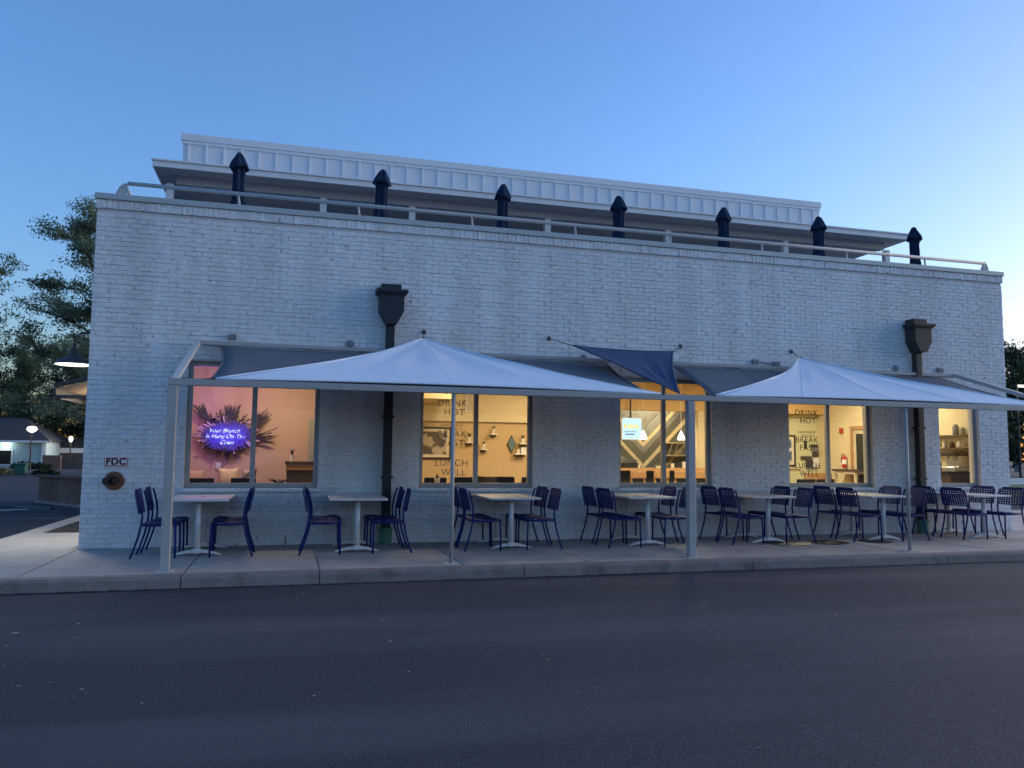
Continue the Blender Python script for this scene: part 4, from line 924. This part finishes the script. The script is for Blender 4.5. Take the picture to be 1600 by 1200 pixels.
# ---------------------------------------------------------------- background: left
pl = thing('timber_platform', 'low brown timber platform with upright boards beyond the corner', 'platform', (-5.2, 11, AZ))
A = Vector((-6.25, 12.2, AZ)); Bv = Vector((-4.0, 9.0, AZ)); d = (Bv-A).normalized(); nrm = Vector((-d.y, d.x, 0)); 
if nrm.y < 0: nrm = -nrm
L_ = (Bv-A).length; n = 18
for k in range(n):
    a = A+d*(L_*k/n+.006); b = A+d*(L_*(k+1)/n-.006); bm = B(); h = .66
    v = [bm.verts.new(p+Vector((0, 0, z_))) for z_ in (.06, h) for p in (a, b, b+nrm*.03, a+nrm*.03)]
    for f in ((3,2,1,0),(4,5,6,7),(0,1,5,4),(1,2,6,5),(2,3,7,6),(3,0,4,7)): bm.faces.new([v[i] for i in f])
    obj('board', bm, 'deck_wood', pl)
bm = B(); bar(bm, A+Vector((0, 0, .70))-d*.06, Bv+Vector((0, 0, .70)), .14, .06); obj('cap_rail', bm, 'deck_wood', pl)
bm = B(); bar(bm, A+Vector((0, 0, .03))-nrm*.03, Bv+Vector((0, 0, .03))-nrm*.03, .1, .06); obj('base_rail', bm, 'curb_conc', pl)
bm = B(); bar(bm, A+nrm*1.2+Vector((0, 0, .33)), Bv+nrm*1.2+Vector((0, 0, .33)), 2.3, .64); obj('deck', bm, 'deck_wood', pl)

HY = 75; GZ = gz(-25, HY)
hs = thing('blue_house', 'small pale blue house with dark hipped roof', 'house', (-28, HY, GZ))
hx0, hx1 = -36.0, -22.5
bm = B(); bx(bm, hx0, hx1, HY, HY+9, GZ-.3, 2.05); obj('wall', bm, 'house_blue', hs)
bm = B(); e = .5; v = [bm.verts.new(p) for p in ((hx0-e, HY-e, 2.07), (hx1+e, HY-e, 2.07), (hx1+e, HY+9.5, 2.07), (hx0-e, HY+9.5, 2.07), (hx0+4.2, HY+4.5, 4.4), (hx1-3.2, HY+4.5, 4.4))]
for f in ((0,1,5,4),(1,2,5),(2,3,4,5),(3,0,4),(3,2,1,0)): bm.faces.new([v[i] for i in f])
obj('roof', bm, 'house_roof', hs)
bm = B(); bx(bm, hx0-e, hx1+e, HY-e-.04, HY-e, 1.92, 2.12); obj('fascia', bm, 'trim_white', hs)
bm = B(); bx(bm, hx1-.35, hx1-.1, HY-.06, HY-.01, GZ, 1.95); obj('corner_board', bm, 'trim_white', hs)
for x in (-25.9, -28.6, -31.6):
    f = B(); bx(f, x-.62, x+.62, HY-.06, HY-.005, -.25, 1.25); f = obj('window', f, 'trim_white', hs); bm = B(); bx(bm, x-.5, x+.5, HY-.075, HY-.06, -.15, 1.15); obj('pane', bm, 'dark_glass', f)
for i, x in enumerate((-25.9, -28.6)):
    t = thing('eave_lamp', f"small lit lamp under the house eave, {['right', 'left'][i]} one", 'lamp', (x, HY-.3, 1.85)); bm = B(); lathe(bm, [(.1, 0), (.1, .05)], 12, (x, HY-.3, 1.85)); obj('diffuser', bm, 'lamp_white', t)
    l = bpy.data.lights.new('eave_light', 'POINT'); l.energy = 9; l.color = (.9, 1, .85); l.shadow_soft_size = .1; lo = bpy.data.objects.new('eave_light', l); C.objects.link(lo); lo.parent = t; lo.location = (0, -.1, -.1)
bm = B(); bx(bm, -27.6, -27.05, HY-.04, HY-.005, 1.2, 1.75); tag(obj('house_sign', bm, 'blue_sign', bevel=.02), 'small blue sign on the pale house wall', 'sign')
def street_lamp(x, y, h, label, s=1.0):
    z0 = gz(x, y); t = thing('street_lamp', label, 'street lamp', (x, y, z0), 0, 'globe street lamps')
    bm = B(); tube(bm, [(x, y, z0), (x, y, z0+.5), (x, y, z0+h-.3)], [.1, .07, .05], 10); obj('pole', bm, 'black', t)
    bm = B(); lathe(bm, [(.1, -.3), (.24*s, -.12), (.27*s, 0), (.22*s, .16), (.08, .25)], 16, (x, y, z0+h)); obj('globe', bm, 'lamp_white', t, smooth=True)
    bm = B(); lathe(bm, [(.12, .24), (.05, .34)], 12, (x, y, z0+h)); obj('finial', bm, 'black', t)
    l = bpy.data.lights.new('globe_light', 'POINT'); l.energy = 25; l.color = (1, .85, .6); l.shadow_soft_size = .3; lo = bpy.data.objects.new('globe_light', l); C.objects.link(lo); lo.parent = t; lo.location = (0, -.5, h)
street_lamp(-21.3, 66, 3.5, 'lit globe street lamp in front of the blue house', 1.5)
street_lamp(-20.6, 76, 2.9, 'smaller lit street lamp beside the shed', .7)
t = thing('litter_bin', 'green waste bin at the edge of the planting', 'bin', (-16.3, 46, gz(-16, 46)))
bm = B(); x, y, z = -16.3, 46, gz(-16, 46); v = bx(bm, x-.35, x+.35, y-.3, y+.3, z, z+.62); [setattr(q.co, 'x', x+(q.co.x-x)*.85) for q in v[:4]]; obj('body', bm, 'bin_green', t, bevel=.03)
bm = B(); bx(bm, x-.4, x+.4, y-.34, y+.34, z+.625, z+.70); obj('lid', bm, 'bin_green', t, bevel=.02)
sh = thing('shed', 'dark roofed shed with white fascia behind the fence', 'shed', (-20, 80, GZ))
bm = B(); bx(bm, -23, -17.6, 80, 84, GZ, 1.05); obj('wall', bm, 'fence', sh); bm = B(); bx(bm, -23.1, -17.5, 79.9, 79.98, .95, 1.45); obj('fascia', bm, 'trim_white', sh); bm = B(); prism(bm, [(-23.2, 1.46), (-17.4, 1.46), (-18.6, 2.4), (-21.8, 2.4)], 79.95, 84.2); obj('roof', bm, 'house_roof', sh)
wf = thing('boundary_fence', 'dark board fence with brick pier beyond the car park', 'fence', (-19, 72, GZ))
bm = B(); bx(bm, -21.9, -20.4, 71.8, 72.3, GZ-.1, .75); obj('pier', bm, 'brick_brown', wf)
for k in range(26): x = -20.3+k*.26; bm = B(); bx(bm, x, x+.24, 72+random.uniform(-.01, .01), 72.04, GZ-.1, .62+random.uniform(-.03, .03)); obj('board', bm, 'fence', wf)
bm = B(); v = [bm.verts.new((x, y, gz(x, y)+.03)) for x, y in ((-40, 48), (-17.5, 48), (-15.5, 46), (-16, 43.5), (-40, 43))]; bm.faces.new(v); struct(obj('planting_strip', bm, 'soil'))

# ---------------------------------------------------------------- vegetation
def leafquads(centers, rads, n, size, rs, flat=.6):
    k = rs.randint(0, len(centers), n); c0 = np.array(centers)[k]; rr = np.array(rads)[k][:, None]
    d = rs.normal(size=(n, 3)); d /= np.linalg.norm(d, axis=1)[:, None]; d *= (rs.uniform(0, 1, (n, 1))**.45)*rr; d[:, 2] *= flat
    p = c0+d; a = rs.normal(size=(n, 3)); a /= np.linalg.norm(a, axis=1)[:, None]; b = rs.normal(size=(n, 3)); b -= (a*b).sum(1)[:, None]*a; b /= np.linalg.norm(b, axis=1)[:, None]
    s = (size*rs.uniform(.5, 1.3, (n, 1))); a *= s; b *= s*.45
    return np.stack([p-a, p-b*1.0+a*.1, p+a, p+b*1.0+a*.1], 1)
def tree(name, label, x, y, h, rad_, nleaf, lmat, seed, base=.25, leaf=.16, bark='bark', droop=0.0, clump=.9, z0=None, group=None, levels=3, crown_flat=.6, cone=0.0, nb=18):
    rs = np.random.RandomState(seed); r = random.Random(seed); z0 = gz(x, y) if z0 is None else z0
    t = thing(name, label, 'tree', (x, y, z0), 0, group); bm = B(); tips = []
    lean = Vector((r.uniform(-.3, .3), r.uniform(-.3, .3), 0))
    n = 8; tr = [Vector((x, y, z0))+lean*(k/n)**2+Vector((r.uniform(-.08, .08), r.uniform(-.08, .08), 0))*(h/10)+Vector((0, 0, h*.93*k/n)) for k in range(n+1)]
    R0 = h*.022; tube(bm, tr, [R0*(1-.92*k/n)+.01 for k in range(n+1)], 10)
    def grow(p, d, L_, r0, lv):
        pts = [p]; q = p; dd = d.copy()
        for k in range(4):
            dd = (dd+Vector((r.uniform(-.22, .22), r.uniform(-.22, .22), r.uniform(-.12, .16)-droop*.12))).normalized(); q = q+dd*L_/4; pts.append(q)
        tube(bm, pts, [r0*(1-.85*k/4)+.004 for k in range(5)], 5 if lv > 1 else 6, cap=False)
        if lv >= levels:
            tips.append((q, L_)); tips.append((pts[2], L_)); return
        for k in range(r.choice((3, 4))):
            f = r.choice((1, 2, 3, 4)); dn = (dd+Vector((r.uniform(-.9, .9), r.uniform(-.9, .9), r.uniform(-.3, .5)))).normalized(); grow(pts[f], dn, L_*r.uniform(.45, .65), r0*.5, lv+1)
    for k in range(nb):
        f = base+(1-base)*(k+.5)/nb; i = min(n-1, int(f*n)); p = tr[i].lerp(tr[i+1], f*n-i); a = k*2.4+r.uniform(-.4, .4)
        prof = math.sqrt(max(.05, 1-((f-base)/(1-base)*1.15-.35)**2)) if not cone else max(.18, 1-cone*(f-base)/(1-base))
        grow(p, Vector((math.cos(a), math.sin(a), r.uniform(.05, .5))).normalized(), rad_*prof*r.uniform(.75, 1.1), R0*.35*(1-f*.6), 1)
    obj('trunk', bm, bark, t)
    if nleaf:
        cs = [tuple(q-Vector((x, y, z0))) for q, l_ in tips]; rr = [clump*r.uniform(.5, 1.2) for q in tips]
        obj('crown', quads_mesh('crown', leafquads(cs, rr, nleaf, leaf, rs, crown_flat)), lmat, t)
    return t
tree('tall_tree', 'tall wispy green tree rising behind the left building corner', -11.6, 45, 17.4, 4.7, 62000, 'leaf_blue', 3, base=.14, leaf=.095, clump=.85, crown_flat=.5, cone=.6, nb=40)
tree('broad_tree', 'broad open tree at the left edge of the photo', -25.2, 45, 12.6, 6.4, 46000, 'leaf', 8, base=.40, leaf=.095, clump=.8, crown_flat=.5, nb=26)
for i, (x, y, h, r_, n_, mt_, lb) in enumerate(((-20.3, 84, 10.5, 3.2, 26000, 'leaf_dark', 'dark evergreen tree right behind the shed'), (-17.2, 88, 10.0, 3.4, 24000, 'leaf_dark', 'dense dark tree behind the board fence'), (-26, 92, 13.5, 6, 26000, 'leaf', 'green tree behind the blue house roof'),
        (-36, 92, 15, 7, 15000, 'leaf_dark', 'dark tree behind the left end of the blue house'), (-20, 95, 14, 6, 16000, 'leaf', 'tree behind the shed'), (-30, 86, 9.5, 4.0, 16000, 'leaf', 'lighter tree close behind the house roof'), (-12, 88, 13, 6, 10000, 'leaf_dark', 'dark tree far behind the building corner'), (-46, 80, 14, 7, 8000, 'leaf_dark', 'dark tree beyond the left frame edge'))):
    tree('background_tree', lb, x, y, h, r_, n_, mt_, 30+i, base=.12, leaf=.15, clump=1.0, crown_flat=.75, group='trees behind the car park')
def shrub(name, label, x, y, z, rx, ry, h, n_, mt_, seed, leaf=.1, cat='shrub'):
    rs = np.random.RandomState(seed); m_ = 40; cs = rs.normal(size=(m_, 3)); cs /= np.linalg.norm(cs, axis=1)[:, None]; cs *= rs.uniform(.3, .95, (m_, 1)); cs *= (rx, ry, h*.55); cs[:, 2] = np.abs(cs[:, 2])*1.4+.05
    o = thing(name, label, cat, (x, y, z)); obj('foliage', quads_mesh('foliage', leafquads([tuple(c_) for c_ in cs], [min(rx, ry, h)*.4]*m_, n_, leaf, rs, .8)), mt_, o)
    bm = B()
    for k in range(5): bar(bm, (x+.1*k-.2, y, z), (x+.3*k-.6, y+.1, z+h*.6), .03)
    obj('stem', bm, 'bark', o)
shrub('grass_clump', 'tall straw coloured ornamental grass left of the green bin', -18.4, 45.5, gz(-18, 45), 1.6, .8, 1.0, 5000, 'straw', 51, .12, 'grass')
shrub('grass_clump', 'straw coloured ornamental grass at the left photo edge', -20.6, 45.5, gz(-20, 45), 1.2, .8, .8, 3500, 'straw', 52, .12, 'grass')
shrub('low_shrub', 'low dark shrub right of the green bin', -14.9, 46, gz(-15, 46), 1.0, .6, .35, 2500, 'leaf_dark', 53, .09)
shrub('low_shrub', 'low dark shrub at the foot of the blue house', -23.8, 73.6, GZ, 1.3, .7, .8, 2500, 'leaf_dark', 54, .12)
shrub('low_shrub', 'low brown shrub beneath the house corner', -21.8, 70.5, GZ, 1.1, .7, .7, 2500, 'leaf_dark', 55, .12)
# right hand side
rs = np.random.RandomState(77); cs = [(rs.uniform(30, 95), rs.uniform(30, 42), rs.uniform(0.2, 8.0)) for k in range(420)]
for i in range(9):
    x = 40+i*5.2; y = 33+((i*37) % 7)*.8; hh = 7.2+((i*53) % 5)*.5
    tree('hedge_tree', f"dense dark hedgerow tree beyond the lawn, {(['first','second','third','fourth','fifth','sixth','seventh','eighth','ninth'])[i]} from the left", x, y, hh, 3.4, 16000, 'leaf_dark', 60+i, base=.03, leaf=.16, clump=1.15, crown_flat=.9, z0=AZ, group='hedgerow beyond the lawn')
tree('bare_tree', 'leafless pale tree against the sunset sky at right', 78.5, 60, 15.6, 4.2, 0, 'leaf', 91, base=.35, bark='bark_pale', z0=AZ, levels=4)
t = thing('area_lamp', 'glaring lit area lamp on a pole at the right edge', 'street lamp', (51.4, 30, AZ))
tx, ty = 46.9, 31.0
t.location = (tx, ty, AZ)
bm = B(); tube(bm, [(tx, ty, AZ), (tx, ty, 6.05)], .08, 10); obj('pole', bm, 'dark_grey', t)
bm = B(); bx(bm, tx-.35, tx+.35, ty-.35, ty+.05, 6.05, 6.25); obj('head', bm, 'dark_grey', t, bevel=.02); bm = B(); bx(bm, tx-.26, tx+.26, ty-.40, ty-.352, 6.06, 6.19); obj('lens', bm, 'lamp_white', t)
l = bpy.data.lights.new('area_light', 'POINT'); l.energy = 14; l.color = (1, .95, .8); l.shadow_soft_size = .2; lo = bpy.data.objects.new('area_light', l); C.objects.link(lo); lo.parent = t; lo.location = (0, -1.6, 5.9)

t = thing('awning_lamp', 'small lit lamp under the side awning', 'lamp', (-3.2, 5.2, 2.16))
bm = B(); lathe(bm, [(.05, 0), (.07, .03), (.05, .07), (.02, .09)], 14, (-3.2, 5.2, 2.17)); obj('bulb', bm, 'lamp_white', t, smooth=True)
bm = B(); tube(bm, [(-3.2, 5.2, 2.25), (-3.2, 5.2, 2.50)], .01, 6); obj('stem', bm, 'dark_grey', t)
l = bpy.data.lights.new('awning_light', 'POINT'); l.energy = 5; l.color = (1, .82, .6); l.shadow_soft_size = .06; lo = bpy.data.objects.new('awning_light', l); C.objects.link(lo); lo.parent = t; lo.location = (0, 0, -.05)
